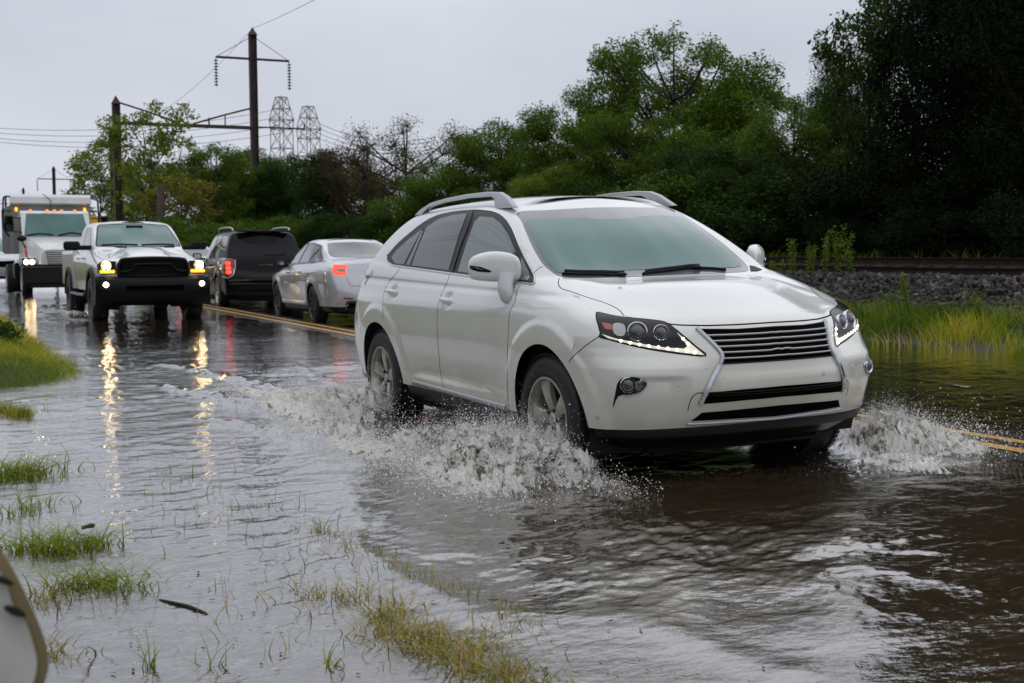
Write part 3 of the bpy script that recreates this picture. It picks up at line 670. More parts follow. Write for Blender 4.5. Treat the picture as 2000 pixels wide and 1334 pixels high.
# skirt under the painted body, floor pan, wheel houses, wheels
Fg = grid_full(G)[:, 0]; nU = len(Fg); keepu = [not any(math.hypot(p[0]-cx, p[2]-cz) < .455 for cx, cz in AR) for p in Fg]
seg = []; cur = []
order = list(range(nU)); st = next(i for i in order if not keepu[i]); order = order[st:]+order[:st]
for i in order:
    if keepu[i]: cur.append(i)
    elif cur: seg.append(cur); cur = []
if cur: seg.append(cur)
for sg in seg:
    if len(sg) < 4: continue
    V0 = []; side = all(.3 < Fg[i][0] < 2.6 for i in sg)
    for i in sg:
        p = Fg[i]; c = np.array([min(max(p[0], 0), 2.7), 0, 0]); dd = p-c; dd[2] = 0; L_ = np.linalg.norm(dd); dd /= L_+1e-9
        for (ins, dz) in ((.004, .012), (.000, -.01), (.012, -.05), (.03 if side else .06, -.10 if side else -.065), (.16, -.12)):
            q = p-dd*ins; V0.append((q[0], q[1], q[2]+dz))
    F0 = [(a*5+k, a*5+k+1, (a+1)*5+k+1, (a+1)*5+k) for a in range(len(sg)-1) for k in range(4)]
    mk('sill' if side else 'bumper_skirt', V0, F0, 'satin_black', suv)
fl = MB(); fl.box(-.80, 3.30, -.56, .56, .20, .80, .02); fl.box(.50, 2.32, -.84, .84, .22, .42, .02); fl.build('floor_pan', 'underbody', suv)
arch_liner(suv, AR, .43, .90, .56)
for cx, cz in ((2.755, .365), (.0, .365)):
    for sg in (-1, 1):
        wheel(suv, (cx, sg*.795, cz), .368, .235, .238, sg, spokes=5, spoke_w=.105, twist=.55 if cx > 1 else .25)
# ------------------------------------------------------------------ the other vehicles (local frame: x forward from the rear bumper, z up from the road)
def sc(x, b, hw, xt, ye, ze, zr, zb=.33, x7=None, x8=None, y8=None, y6=None, zt=None):
    x7 = x if x7 is None else x7; x8 = x7 if x8 is None else x8; y8 = hw*.90 if y8 is None else y8; y6 = hw*.925 if y6 is None else y6
    zz = [zb+(b-zb)*f for f in (0, .13, .34, .58, .77, .90)]; ww = [.955, .965, .985, 1.0, .998, .965]; zt = b+.012 if zt is None else zt
    return [(x, hw*w, z) for w, z in zip(ww, zz)]+[(x, y6, b-.015), (x7, (y6+y8)/2, (b+zt)/2), (x8, y8, zt), ((x8+xt)/2, (y8+ye)/2+.028, (zt+ze)/2+.01), (xt, ye, ze), (xt, ye*.55, zr-.015), (xt, 0, zr)]
def caps(C, S, ts, p=2.8):
    """columns wrapping from centre profile C (x, z) to side column S"""
    out = []
    for t in ts:
        col = []
        for v in range(13):
            cx, cz = C[v]; sx, sy, sz = S[v]; f = t; y = sy*f
            k = (1-f**p)**(1/p) if v < 9 else (1-f**2)**.5*.5+(1-f)*.5
            col.append((sx+(cx-sx)*k, y, sz+(cz-sz)*(1-f**2)))
        out.append(col)
    return out
def sview(q): return np.array([q[0]/1000, 5.0, -q[1]/1000]), np.array([0, -1.0, 0])
def mk_car(root, rear, sides, front, arches, R, paint, nu=9, nv=8, ymin=.45, cutz=None, fl=.012):
    cols = caps(rear, sides[0], (0, .28, .55, .78, .92))+sides+caps(front, sides[-1], (.92, .78, .55, .28, 0))
    G = loft(cols, nu, nv, 2); B = Body(G, root, None); V = B.V
    for cx, cz in arches:
        r = np.hypot(V[:, 0]-cx, V[:, 2]-cz); k = np.clip((R+.12-r)/.06, 0, 1); V[:, 1] += np.sign(V[:, 1])*fl*k*(abs(V[:, 1]) > .6)*(V[:, 2] < cz+R+.15)
    B.ready(); B.cut_wheels(arches, R); B.S, B.Fv, B.Rv, B.T = Alt(B, sview), Alt(B, lambda q: (np.array([9.0, q[0]/1000, -q[1]/1000]), np.array([-1.0, 0, 0]))), Alt(B, rview), Alt(B, tview)
    B.mesh('body', paint)
    Fg = grid_full(G)[:, 0]; keep = [not any(math.hypot(p[0]-cx, p[2]-cz) < R+.02 for cx, cz in arches) for p in Fg]; n = len(Fg)
    st = next(i for i in range(n) if not keep[i]); cur = []
    for i in [(st+j) % n for j in range(n+1)]:
        if keep[i]: cur.append(i); continue
        if len(cur) > 3:
            V0 = []
            for i_ in cur:
                p = Fg[i_]; c = np.array([min(max(p[0], .8), 3.9), 0, 0]); d_ = p-c; d_[2] = 0; d_ /= np.linalg.norm(d_)+1e-9; V0 += [p+[0, 0, .01], p-d_*.006-[0, 0, .04], p-d_*.03-[0, 0, .09]]
            mk('skirt', V0, [(3*k+j, 3*k+j+1, 3*k+j+4, 3*k+j+3) for k in range(len(cur)-1) for j in (0, 1)], 'satin_black', root)
        cur = []
    x0, x1 = min(a[0] for a in arches)-.75, max(a[0] for a in arches)+.6; w = max(s_[3][1] for s_ in sides)
    f = MB(); f.box(x0, x1, -w+.38, w-.38, .2, .8); f.box(arches[0][0]+R+.06, arches[1][0]-R-.06, -w+.08, w-.08, .2, .45); f.build('floor_pan', 'underbody', root)
    arch_liner(root, arches, R, w-.05, w-.40)
    return B
def P2(L): return np.array([(a*1000, -b*1000) for a, b in L], float)
def vp(B, V_, name, outline, m, mirror=True, off=.004, step=30, parent=None, sm=4, thick=.01):
    o = P2(outline); o = curve(o, True, sm) if sm else o
    VF = patch(V_, o, off=off, step=step, thick=thick)
    return both(name, VF, m, parent or B.root) if mirror else mk(name, VF[0], VF[1], m, parent or B.root, autos=50)
def vr(B, V_, name, line, m, mirror=True, w=.006, off=.001, h=0, closed=False, step=30, parent=None):
    VF = ribbon(V_, P2(line), w=w, off=off, h=h, step=step, closed=closed)
    if VF is None: return None
    return both(name, VF, m, parent or B.root) if mirror else mk(name, VF[0], VF[1], m, parent or B.root)
def sym(L): return L+[(-a, b) for a, b in L[::-1]]
def wheels4(root, arches, R, y, rr, m, spokes=5, sw=.09, steer=0, w=.24):
    for i, (cx, cz) in enumerate(arches):
        for sg in (-1, 1): wheel(root, (cx, sg*y, R), R, w, rr, sg, m, spokes, sw, twist=.3*i)
def handle(root, x, y, z, m, l=.09):
    b = MB(); b.tube(curve([(x-l, y-.01, z), (x-l*.7, y+.03, z+.002), (x+l*.7, y+.03, z+.002), (x+l, y-.01, z)], n=4), .013, 8, flat=1.3); both('door_handle', (np.concatenate(b.V), b.F), m, root)
def door_mirror(root, x, y, z, m, w=.2, h=.15):
    b = MB(); b.box(x-.05, x+.07, y+.05, y+.05+w, z-h/2, z+h/2, .03); b.box(x-.02, x+.04, y-.03, y+.07, z-h/2, z-h/2+.05, .01); a = both('side_mirror', (np.concatenate(b.V), b.F), m, root)
    g = MB(); g.box(x-.055, x-.051, y+.08, y+.02+w, z-h/2+.03, z+h/2-.03); sub_both('mirror_glass', (np.concatenate(g.V), g.F), 'chrome', a)
def plate(root, x, z, s, w=.30, h=.15):
    b = MB(); b.box(x-.006, x+.006, -w/2, w/2, z-h/2, z+h/2, .004); o = b.build('number_plate', 'plate_cream', root); return o
mat('plate_cream', (.62, .58, .45), .4, noise=(22, (.15, .18, .25), .52, .6))

# --- silver saloon seen from behind, in the far lane
def saloon(name, loc, yaw, label, paint='silver_paint'):
    root = empty(name, loc, (0, 0, yaw), label, 'car')
    rear = [(.06, .33), (.02, .42), (.0, .55), (.03, .72), (.08, .90), (.11, 1.03), (.14, 1.125), (.50, 1.165), (.86, 1.18), (1.38, 1.34), (1.86, 1.525), (2.2, 1.545), (2.5, 1.55)]
    front = [(5.02, .30), (5.08, .42), (5.12, .56), (5.08, .70), (4.98, .82), (4.86, .90), (4.6, .96), (4.3, 1.01), (3.96, 1.055), (3.42, 1.32), (2.95, 1.50), (2.8, 1.535), (2.6, 1.55)]
    S = [sc(.30, 1.09, .90, 1.95, .50, 1.49, 1.545, .34, .62, .98, .63, .80, 1.165), sc(.62, 1.10, .93, 2.02, .53, 1.50, 1.548, .34, .85, 1.12, .68, .84, 1.155),
         sc(1.15, 1.09, .955, 2.1, .56, 1.505, 1.55, .33, 1.2, 1.30, .74, .87, 1.13), sc(1.65, 1.075, .965, 2.2, .575, 1.51, 1.552, .33), sc(2.2, 1.06, .968, 2.35, .58, 1.515, 1.554, .33), sc(2.75, 1.045, .968, 2.5, .58, 1.512, 1.553, .33),
         sc(3.3, 1.005, .966, 2.65, .575, 1.505, 1.552, .33), sc(3.72, .985, .962, 2.80, .56, 1.49, 1.55, .33, 3.75, 3.78, .80), sc(4.1, .955, .955, 2.85, .45, 1.50, 1.55, .32, 4.0, 3.85, .70, .84, 1.03), sc(4.5, .92, .93, 2.88, .33, 1.51, 1.55, .31, 4.1, 3.9, .55, .78, 1.04), sc(4.78, .88, .88, 2.9, .25, 1.52, 1.55, .31, 4.2, 3.93, .45, .70, 1.05)]
    A = [(1.17, .345), (4.04, .345)]; B = mk_car(root, rear, S, front, A, .395, paint)
    wheels4(root, A, .345, .83, .235, 'dark_alloy', 10, .035)
    vp(B, B.Rv, 'rear_window', sym([(.10, 1.47), (.44, 1.455), (.52, 1.40), (.60, 1.215), (.30, 1.195)]), 'dark_glass', False, .004, 40, sm=3)
    fr = vp(B, B.S, 'window_frame', [(1.26, 1.10), (1.44, 1.26), (1.72, 1.40), (2.1, 1.455), (2.6, 1.46), (2.95, 1.40), (3.35, 1.22), (3.66, 1.05), (2.8, 1.06), (2.0, 1.085)], 'satin_black')
    for Pn in ([(1.34, 1.12), (1.48, 1.25), (1.62, 1.34), (1.66, 1.11)], [(1.72, 1.11), (1.70, 1.37), (2.05, 1.435), (2.36, 1.445), (2.40, 1.09)], [(2.50, 1.085), (2.47, 1.44), (2.62, 1.44), (2.9, 1.39), (3.3, 1.21), (3.5, 1.07)]): vp(B, B.S, 'window', Pn, 'dark_glass', off=.007, sm=0, thick=.004)
    vr(B, B.S, 'window_trim', [(1.26, 1.10), (1.44, 1.26), (1.72, 1.40), (2.1, 1.455), (2.6, 1.46), (2.95, 1.40), (3.35, 1.22), (3.66, 1.05), (2.8, 1.06), (2.0, 1.085)], 'rail_silver', w=.014, off=.006, h=.004, closed=True)
    t = vp(B, B.Rv, 'tail_light', [(.58, 1.06), (.79, 1.07), (.82, .99), (.80, .885), (.60, .875)], 'red_lit', off=.005, step=20, sm=0)
    sub_both('lamp_centre', patch(B.Rv, P2([(.60, .995), (.75, 1.0), (.75, .945), (.61, .935)]), off=.010, step=20, thick=.004), 'grey_lens', t)
    vr(B, B.Rv, 'panel_gap', [(.0, 1.13), (.52, 1.12), (.60, 1.06)], 'gap_black'); vr(B, B.Rv, 'panel_gap', [(.61, .87), (.54, .70), (.0, .68)], 'gap_black')
    for xx in (1.62, 2.45, 3.55): vr(B, B.S, 'panel_gap', [(xx, 1.03), (xx-.05, .8), (xx-(.12 if xx < 2 else 0), .55 if xx < 2 else .36)], 'gap_black')
    vr(B, B.S, 'body_crease', [(.95, .93), (2.2, .90), (3.9, .82)], paint, w=.03, off=.004, h=.006)
    vr(B, B.S, 'sill_trim', [(1.65, .36), (2.6, .355), (3.55, .35)], paint, w=.07, off=.012, h=.01)
    bm = MB(); bm.box(-.005, .12, -.62, .62, .24, .44, .03); bm.build('rear_diffuser', 'satin_black', root)
    vr(B, B.Rv, 'bumper_reflector', [(.50, .48), (.66, .49)], 'red_plain', w=.035, off=.004, h=.004, step=15)
    for sg in (-1, 1):
        e = MB(); e.lathe([(.0, .04), (.035, .04), (.045, -.02), (.040, -.025)], 16, M=np.array([[1, 0, 0, .03], [0, 1, 0, sg*.60], [0, 0, 1, .33], [0, 0, 0, 1]]), axis='x'); e.build('exhaust_tip', 'chrome', root)
    plate(root, .075, .78, 1); handle(root, 1.98, .955, .93, paint); handle(root, 2.92, .96, .915, paint); door_mirror(root, 3.45, .86, 1.08, 'satin_black', .15, .11)
    vp(B, B.Fv, 'windshield', sym([(.10, 1.475), (.46, 1.45), (.60, 1.28), (.70, 1.10), (.40, 1.085)]), 'windshield_glass', False, .004, 40, sm=3)
    vp(B, B.Fv, 'grille', sym([(.1, .78), (.42, .80), (.38, .60), (.1, .58)]), 'gap_black', False, .004, 30, sm=0)
    hh = vp(B, B.Fv, 'headlight', [(.50, .80), (.60, .84), (.84, .84), (.80, .70), (.54, .68)], 'lamp_clear', off=.005, step=20, sm=3)
    an = MB(); an.box(2.12, 2.22, -.02, .02, 1.545, 1.60, .012); an.build('roof_aerial', 'satin_black', root)
    return root
YAW = math.pi-math.radians(2.6)
def place_rear(D, px, yw, xw, yaw):   # root position so that the left rear wheel stands on the given sight line
    P = at(px, 500, D); c, s_ = math.cos(yaw), math.sin(yaw); return P[0]-(c*xw-s_*yw), P[1]-(s_*xw+c*yw)
x_, y_ = place_rear(22.8, 620, .83, 1.17, YAW)
saloon('saloon_car', (x_, y_, .06), YAW, 'silver saloon car seen from behind with a lit red tail lamp, right behind the crossover')

# --- black estate with roof rails
def estate(loc, yaw):
    root = empty('suv', loc, (0, 0, yaw), 'black SUV seen from behind in the far lane, between the pickup and the silver saloon', 'car')
    rear = [(.10, .42), (.03, .50), (.0, .62), (.02, .74), (.10, .84), (.12, .98), (.14, 1.10), (.15, 1.14), (.16, 1.18), (.28, 1.46), (.36, 1.76), (.6, 1.80), (1.0, 1.82)]
    front = [(4.72, .36), (4.78, .48), (4.80, .60), (4.79, .78), (4.74, .92), (4.66, 1.02), (4.45, 1.08), (4.1, 1.12), (3.72, 1.15), (3.32, 1.44), (2.95, 1.72), (2.8, 1.775), (2.5, 1.81)]
    S = [sc(.26, 1.16, .88, .52, .62, 1.735, 1.80, .44, .27, .28, .80), sc(.55, 1.16, .90, .75, .63, 1.75, 1.81, .43), sc(.98, 1.155, .915, 1.1, .635, 1.76, 1.815, .42), sc(1.45, 1.15, .92, 1.5, .64, 1.765, 1.82, .42), sc(2.0, 1.14, .925, 2.0, .64, 1.765, 1.82, .41), sc(2.6, 1.135, .925, 2.4, .635, 1.76, 1.82, .41),
         sc(3.15, 1.12, .92, 2.70, .625, 1.745, 1.815, .41), sc(3.5, 1.10, .918, 2.88, .60, 1.72, 1.81, .41, 3.52, 3.55, .77), sc(3.86, 1.075, .915, 2.92, .48, 1.725, 1.81, .41, 3.75, 3.62, .68, .84, 1.13), sc(4.25, 1.05, .90, 2.94, .35, 1.73, 1.81, .40, 3.85, 3.66, .52, .80, 1.14), sc(4.5, 1.02, .87, 2.95, .25, 1.735, 1.81, .39, 3.9, 3.68, .42, .72, 1.145)]
    A = [(.98, .38), (3.83, .38)]; B = mk_car(root, rear, S, front, A, .43, 'black_paint')
    wheels4(root, A, .38, .79, .235, 'satin_alloy', 6, .06)
    vp(B, B.Rv, 'rear_window', sym([(.2, 1.715), (.56, 1.70), (.60, 1.60), (.70, 1.25), (.66, 1.21), (.3, 1.20)]), 'black_glass', False, .004, 40, sm=3)
    for Pn in ([(.45, 1.20), (.62, 1.66), (1.25, 1.69), (1.28, 1.19)], [(1.36, 1.19), (1.34, 1.69), (1.98, 1.70), (2.02, 1.18)], [(2.10, 1.18), (2.06, 1.70), (2.5, 1.69), (2.85, 1.56), (3.28, 1.20), (3.3, 1.165)]): vp(B, B.S, 'window', Pn, 'dark_glass', off=.004, sm=0, thick=.004)
    t = vp(B, B.Rv, 'tail_light', [(.66, 1.14), (.875, 1.16), (.90, .98), (.87, .78), (.80, .74), (.72, .82), (.66, .98)], 'red_plain', off=.006, step=18, sm=3)
    for zz, mm in ((1.06, 'red_lit'), (.86, 'red_lit'), (.96, 'red_lit')):
        sub_both('lamp_bulb', patch(B.Rv, P2([(.785+.055*math.cos(a), zz+.045*math.sin(a)) for a in np.linspace(0, 2*math.pi, 14)[:-1]]), off=.012, step=12, thick=.004), mm, t)
    vr(B, B.Rv, 'tail_light_trim', [(.64, 1.14), (.64, .98), (.70, .80), (.80, .72), (.88, .76)], 'chrome', w=.02, off=.006, h=.004)
    b = MB(); b.box(-.03, .16, -.80, .80, .56, .70, .03); b.build('rear_bumper', 'black_paint', root)
    vp(B, B.Rv, 'bumper_reflector', [(.38, .66), (.54, .66), (.54, .69), (.38, .69)], 'red_plain', off=.035, sm=0, step=20)
    b = MB(); b.box(.26, .37, -.13, .13, 1.745, 1.775, .006); b.build('brake_light', 'red_plain', root)
    b = MB(); b.box(.16, .46, -.58, .58, 1.765, 1.80, .012); b.build('rear_spoiler', 'black_paint', root)
    vr(B, B.Rv, 'rear_wiper', [(.0, 1.235), (-.22, 1.235), (-.42, 1.245)], 'satin_black', False, w=.02, off=.012, h=.012)
    vr(B, B.Rv, 'panel_gap', [(.64, .74), (.4, .72), (0, .72)], 'gap_black'); plate(root, .13, .95, 1)
    for xx in (1.30, 2.05, 3.25): vr(B, B.S, 'panel_gap', [(xx, 1.15), (xx, .8), (xx, .45)], 'gap_black')
    vr(B, B.S, 'side_moulding', [(1.45, .68), (3.3, .66)], 'satin_black', w=.09, off=.01, h=.012)
    for pts in ([(.62, .60, 1.79), (.75, .61, 1.86), (1.6, .61, 1.885), (2.5, .60, 1.87), (2.65, .59, 1.80)],):
        b = MB(); b.tube(curve(pts, n=6), .02, 8); both('roof_rail', (np.concatenate(b.V), b.F), 'rail_silver', root)
    handle(root, 1.75, .92, 1.02, 'black_paint'); handle(root, 2.7, .925, 1.01, 'black_paint'); door_mirror(root, 3.22, .86, 1.22, 'black_paint', .2, .17)
    vp(B, B.Fv, 'windshield', sym([(.1, 1.70), (.55, 1.66), (.70, 1.22), (.3, 1.19)]), 'side_glass', False, .004, 40, sm=3)
    vp(B, B.Fv, 'grille', sym([(.1, .98), (.42, .98), (.40, .70), (.1, .70)]), 'gap_black', False, .004, 30, sm=0); vp(B, B.Fv, 'headlight', [(.50, .98), (.84, 1.0), (.82, .80), (.52, .80)], 'lamp_clear', off=.005, step=20, sm=3)
    return root
YAW2 = math.pi-math.radians(3.4); x_, y_ = place_rear(29.2, 438, .79, .98, YAW2); estate((x_, y_, .07), YAW2).scale = (1, 1.07, 1)

# --- white pickup with a black front, coming towards the camera (x measured forward from the tail)
def pickup(loc, s):
    root = empty('pickup_truck', loc, (0, 0, 0), 'white pickup truck with matt black grille, bumper and lit headlights, driving towards the camera', 'pickup truck'); root.scale = (s, s, s)
    rear = [(2.06, .58), (2.05, .66), (2.05, .78), (2.05, .95), (2.05, 1.10), (2.05, 1.22), (2.05, 1.32), (2.05, 1.34), (2.05, 1.36), (2.12, 1.62), (2.22, 1.88), (2.4, 1.925), (2.6, 1.94)]
    front = [(5.72, .60), (5.76, .70), (5.76, .80), (5.75, .95), (5.73, 1.07), (5.70, 1.16), (5.55, 1.235), (5.05, 1.345), (4.50, 1.415), (4.05, 1.62), (3.62, 1.875), (3.45, 1.92), (3.2, 1.94)]
    k = dict(zb=.58)
    S = [sc(2.10, 1.36, .985, 2.28, .72, 1.87, 1.93, **k), sc(2.5, 1.335, .99, 2.6, .73, 1.885, 1.94, **k), sc(3.1, 1.325, .99, 2.95, .73, 1.89, 1.945, **k), sc(3.7, 1.315, .99, 3.25, .72, 1.88, 1.94, **k), sc(4.15, 1.30, .99, 3.48, .70, 1.865, 1.935, .58, 4.17, 4.20, .84, None, 1.385),
         sc(4.5, 1.27, .985, 3.52, .58, 1.87, 1.935, .58, 4.4, 4.30, .76, .92, 1.40), sc(4.85, 1.25, .98, 3.55, .45, 1.872, 1.935, .58, 4.55, 4.36, .62, .90, 1.408), sc(5.25, 1.205, .975, 3.57, .34, 1.873, 1.937, .60, 4.7, 4.41, .48, .87, 1.412), sc(5.58, 1.16, .95, 3.59, .26, 1.874, 1.938, .60, 4.8, 4.44, .38, .82, 1.415)]
    A = [(4.83, .42)]
    cols = caps(rear, S[0], (0, .35, .7, .93), 6)+S+caps(front, S[-1], (.93, .8, .6, .3, 0), 3.2)
    G = loft(cols, 9, 8, 2); V0 = grid_full(G); B = Body(G, root, None); V = B.V
    kx = np.clip((V[:, 0]-4.5)/.9, 0, 1); bz = np.exp(-((abs(V[:, 1])-.50)/.13)**2)*(V[:, 2] > 1.2)*(V[:, 0] > 4.4)*(V[:, 0] < 5.6); V[:, 2] -= .022*bz; V[:, 2] += .028*np.exp(-(V[:, 1]/.32)**4)*(V[:, 2] > 1.2)*np.clip((V[:, 0]-4.45)/.25, 0, 1)*np.clip((5.72-V[:, 0])/.15, 0, 1)
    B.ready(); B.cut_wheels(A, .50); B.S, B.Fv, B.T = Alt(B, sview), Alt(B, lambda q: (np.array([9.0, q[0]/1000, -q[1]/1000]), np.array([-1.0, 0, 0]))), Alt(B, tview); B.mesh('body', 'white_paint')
    # load bed
    arch = [(1.25+.50*math.cos(a), .42+.50*math.sin(a)) for a in np.linspace(.35, math.pi-.35, 16)]
    out = [(.02, .66), (.02, 1.36), (2.03, 1.36), (2.03, .58), (1.80, .58)]+arch+[(.72, .60)]
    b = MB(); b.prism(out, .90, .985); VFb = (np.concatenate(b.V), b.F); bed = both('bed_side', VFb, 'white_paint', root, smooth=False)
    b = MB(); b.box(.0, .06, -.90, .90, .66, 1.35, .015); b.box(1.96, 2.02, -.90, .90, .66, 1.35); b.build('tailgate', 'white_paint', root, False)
    b = MB(); b.box(.05, 2.0, -.91, .91, .78, .84); b.box(.3, 5.4, -.5, .5, .42, .76); b.box(1.9, 4.2, -.85, .85, .5, .62); b.build('chassis', 'underbody', root, False)
    b = MB(); b.box(.0, 2.03, .89, .99, 1.355, 1.385, .01); both('bed_rail', (np.concatenate(b.V), b.F), 'satin_black', root)
    arch_liner(root, [(1.25, .42), (4.83, .42)], .50, .93, .55)
    for cx in (1.25, 4.83):      # black arch flares
        b = MB(); b.lathe([(.495, .93), (.495, 1.015), (.53, 1.03), (.58, 1.02), (.60, .975)], 30, a0=.0, a1=math.pi, M=np.array([[1, 0, 0, cx], [0, 1, 0, 0], [0, 0, 1, .44], [0, 0, 0, 1]])); both('arch_flare', (np.concatenate(b.V), b.F), 'black_plastic', root)
    for cx in (1.25, 4.83):
        for sg in (-1, 1): wheel(root, (cx, sg*.865, .42), .425, .30, .225, sg, 'dark_alloy', 6, .08)
    # windscreen, side glass
    wsf = vp(B, B.Fv, 'windshield', sym([(.2, 1.865), (.62, 1.845), (.665, 1.82), (.78, 1.47), (.77, 1.435), (.4, 1.425)]), 'windshield_glass', False, .005, 40, sm=3)
    vr(B, B.Fv, 'windshield_seal', sym([(.2, 1.87), (.63, 1.85), (.675, 1.82), (.79, 1.47), (.78, 1.43), (.4, 1.42)]), 'satin_black', False, w=.03, off=.004, h=.003, closed=True)
    vr(B, B.Fv, 'wiper', [(-.70, 1.445), (-.4, 1.46), (-.05, 1.445)], 'satin_black', False, w=.025, off=.012, h=.012); vr(B, B.Fv, 'wiper', [(.02, 1.445), (.4, 1.46), (.66, 1.45)], 'satin_black', False, w=.025, off=.012, h=.012)
    b = MB(); b.box(3.72, 3.76, -.16, .16, 1.80, 1.845, .01); b.build('rear_view_mirror', 'satin_black', root)
    for Pn in ([(2.35, 1.37), (2.42, 1.80), (2.98, 1.82), (3.02, 1.36)], [(3.10, 1.36), (3.06, 1.82), (3.40, 1.80), (3.62, 1.68), (3.98, 1.42), (4.0, 1.345)]): vp(B, B.S, 'window', Pn, 'dark_glass', off=.005, sm=0, thick=.004)
    for xx in (2.25, 3.05, 4.08): vr(B, B.S, 'panel_gap', [(xx, 1.33), (xx, 1.0), (xx, .62)], 'gap_black')
    handle(root, 2.90, .985, 1.20, 'white_paint'); handle(root, 3.75, .985, 1.20, 'white_paint')
    b = MB(); b.box(3.82, 4.0, 1.06, 1.36, 1.36, 1.53, .035); b.box(3.86, 3.98, .84, 1.12, 1.36, 1.45, .02); ms_ = both('side_mirror', (np.concatenate(b.V), b.F), 'black_plastic', root)
    for sg in (1,):
        b = MB(); b.box(4.9, 5.12, .36, .52, 1.392, 1.412, .004); both('hood_vent', (np.concatenate(b.V), b.F), 'gap_black', root)
    vr(B, B.T, 'hood_gap', [(4.42, -.86), (4.9, -.885), (5.4, -.84), (5.66, -.72)], 'gap_black', w=.008)
    # black nose: grille shell with inner bow, lamps, bumper
    gl_ = MB(); g_o = sym([(.2, 1.19), (.52, 1.18), (.60, 1.13), (.635, .97), (.62, .88)])
    gl_.prism(g_o, 5.66, 5.79, 'x'); gg = gl_.build('grille', 'gap_black', root, False)
    b = MB(); P = [(5.80, y, z) for y, z in sym([(.0, 1.235), (.50, 1.225), (.59, 1.16), (.625, .98), (.61, .885)][1:])]
    b.tube(curve([(5.79, -.61, .88), (5.79, -.63, 1.0), (5.79, -.59, 1.12), (5.80, -.50, 1.175), (5.81, 0, 1.195), (5.80, .50, 1.175), (5.79, .59, 1.12), (5.79, .63, 1.0), (5.79, .61, .88)], n=5), .035, 10); b.tube([(5.79, -.62, .885), (5.81, 0, .875), (5.79, .62, .885)], .03, 8); b.build('grille_frame', 'black_plastic', gg)
    b = MB(); b.tube(curve([(5.81, -.60, .95), (5.82, -.42, .97), (5.83, -.34, 1.06), (5.83, -.27, 1.085), (5.84, .27, 1.085), (5.83, .34, 1.06), (5.82, .42, .97), (5.81, .60, .95)], n=5), .026, 8); b.build('grille_bar', 'black_plastic', gg)
    for zz in np.linspace(.93, 1.14, 7):
        b = MB(); b.box(5.785, 5.80, -.56, .56, zz-.005, zz+.005); b.build('grille_mesh', 'satin_black', gg, False)
    hd = both('headlight', (lambda m_: (np.concatenate(m_.V), m_.F))(MB().prism([(.66, 1.145), (.90, 1.14), (.965, 1.09), (.955, .93), (.90, .905), (.66, .91)], 5.52, 5.745, 'x')), 'lamp_smoke', root, smooth=False)
    b = MB(); b.ico((5.755, .835, 1.060), (.03, .048, .048), 2); sub_both('headlight_bulb', (b.V[0], b.F), 'head_warm', hd)
    b = MB(); b.lathe([(.075, 0), (.085, .012), (.09, 0)], 20, M=np.array([[1, 0, 0, 5.745], [0, 1, 0, .835], [0, 0, 1, 1.060], [0, 0, 0, 1]]), axis='x'); sub_both('headlight_ring', (np.concatenate(b.V), b.F), 'chrome', hd)
    b = MB(); b.box(5.735, 5.76, .68, .945, .925, .985, .008); sub_both('turn_light', (np.concatenate(b.V), b.F), 'amber_lit', hd)
    bp = MB(); n = 16
    prof = [(5.45, .34), (5.72, .33), (5.84, .42), (5.92, .55), (5.93, .68), (5.92, .78), (5.86, .85), (5.70, .88)]; Vp = []; ys = np.linspace(-1.03, 1.03, 25)
    for y in ys:
        k_ = 1-.16*abs(y/1.03)**4; Vp += [(5.0+(x-5.0)*k_, y, z) for x, z in prof]
    m_ = len(prof); bp.add(Vp, [(i*m_+j, (i+1)*m_+j, (i+1)*m_+j+1, i*m_+j+1) for i in range(24) for j in range(m_-1)]+[tuple(range(m_)), tuple(24*m_+j for j in range(m_))[::-1]])
    bpo = bp.build('front_bumper', 'black_plastic', root, True, 40)
    b = MB(); b.box(5.86, 5.935, -.52, .52, .60, .70, .01); b.build('bumper_intake', 'gap_black', bpo)
    b = MB(); b.prism([(.70, .80), (.96, .80), (.96, .64), (.76, .62)], 5.80, 5.875, 'x'); fb_ = [mk('fog_lamp', np.concatenate(b.V), b.F, 'satin_black', root, False)]; v_, f_ = mir((np.concatenate(b.V), b.F)); fb_.append(mk('fog_lamp', v_, f_, 'satin_black', root, False))
    b = MB(); b.ico((5.885, .86, .72), (.022, .05, .05), 2); sub_both('fog_lamp_bulb', (b.V[0], b.F), 'fog_warm', fb_)
    b = MB(); b.tube([(2.15, 1.02, .50), (3.1, 1.04, .49), (4.2, 1.02, .50)], .05, 10, flat=.6); both('side_step', (np.concatenate(b.V), b.F), 'satin_black', root)
    for x in (2.5, 3.9):
        b = MB(); b.box(x-.03, x+.03, .7, 1.0, .50, .56); both('step_bracket', (np.concatenate(b.V), b.F), 'satin_black', root)
    b = MB(); b.box(3.78, 3.80, .995, 1.0, 1.16, 1.22); 
    return root
P = at(282, 500, 24.2); pickup((P[0]-4.83, P[1], .065), 1.0)

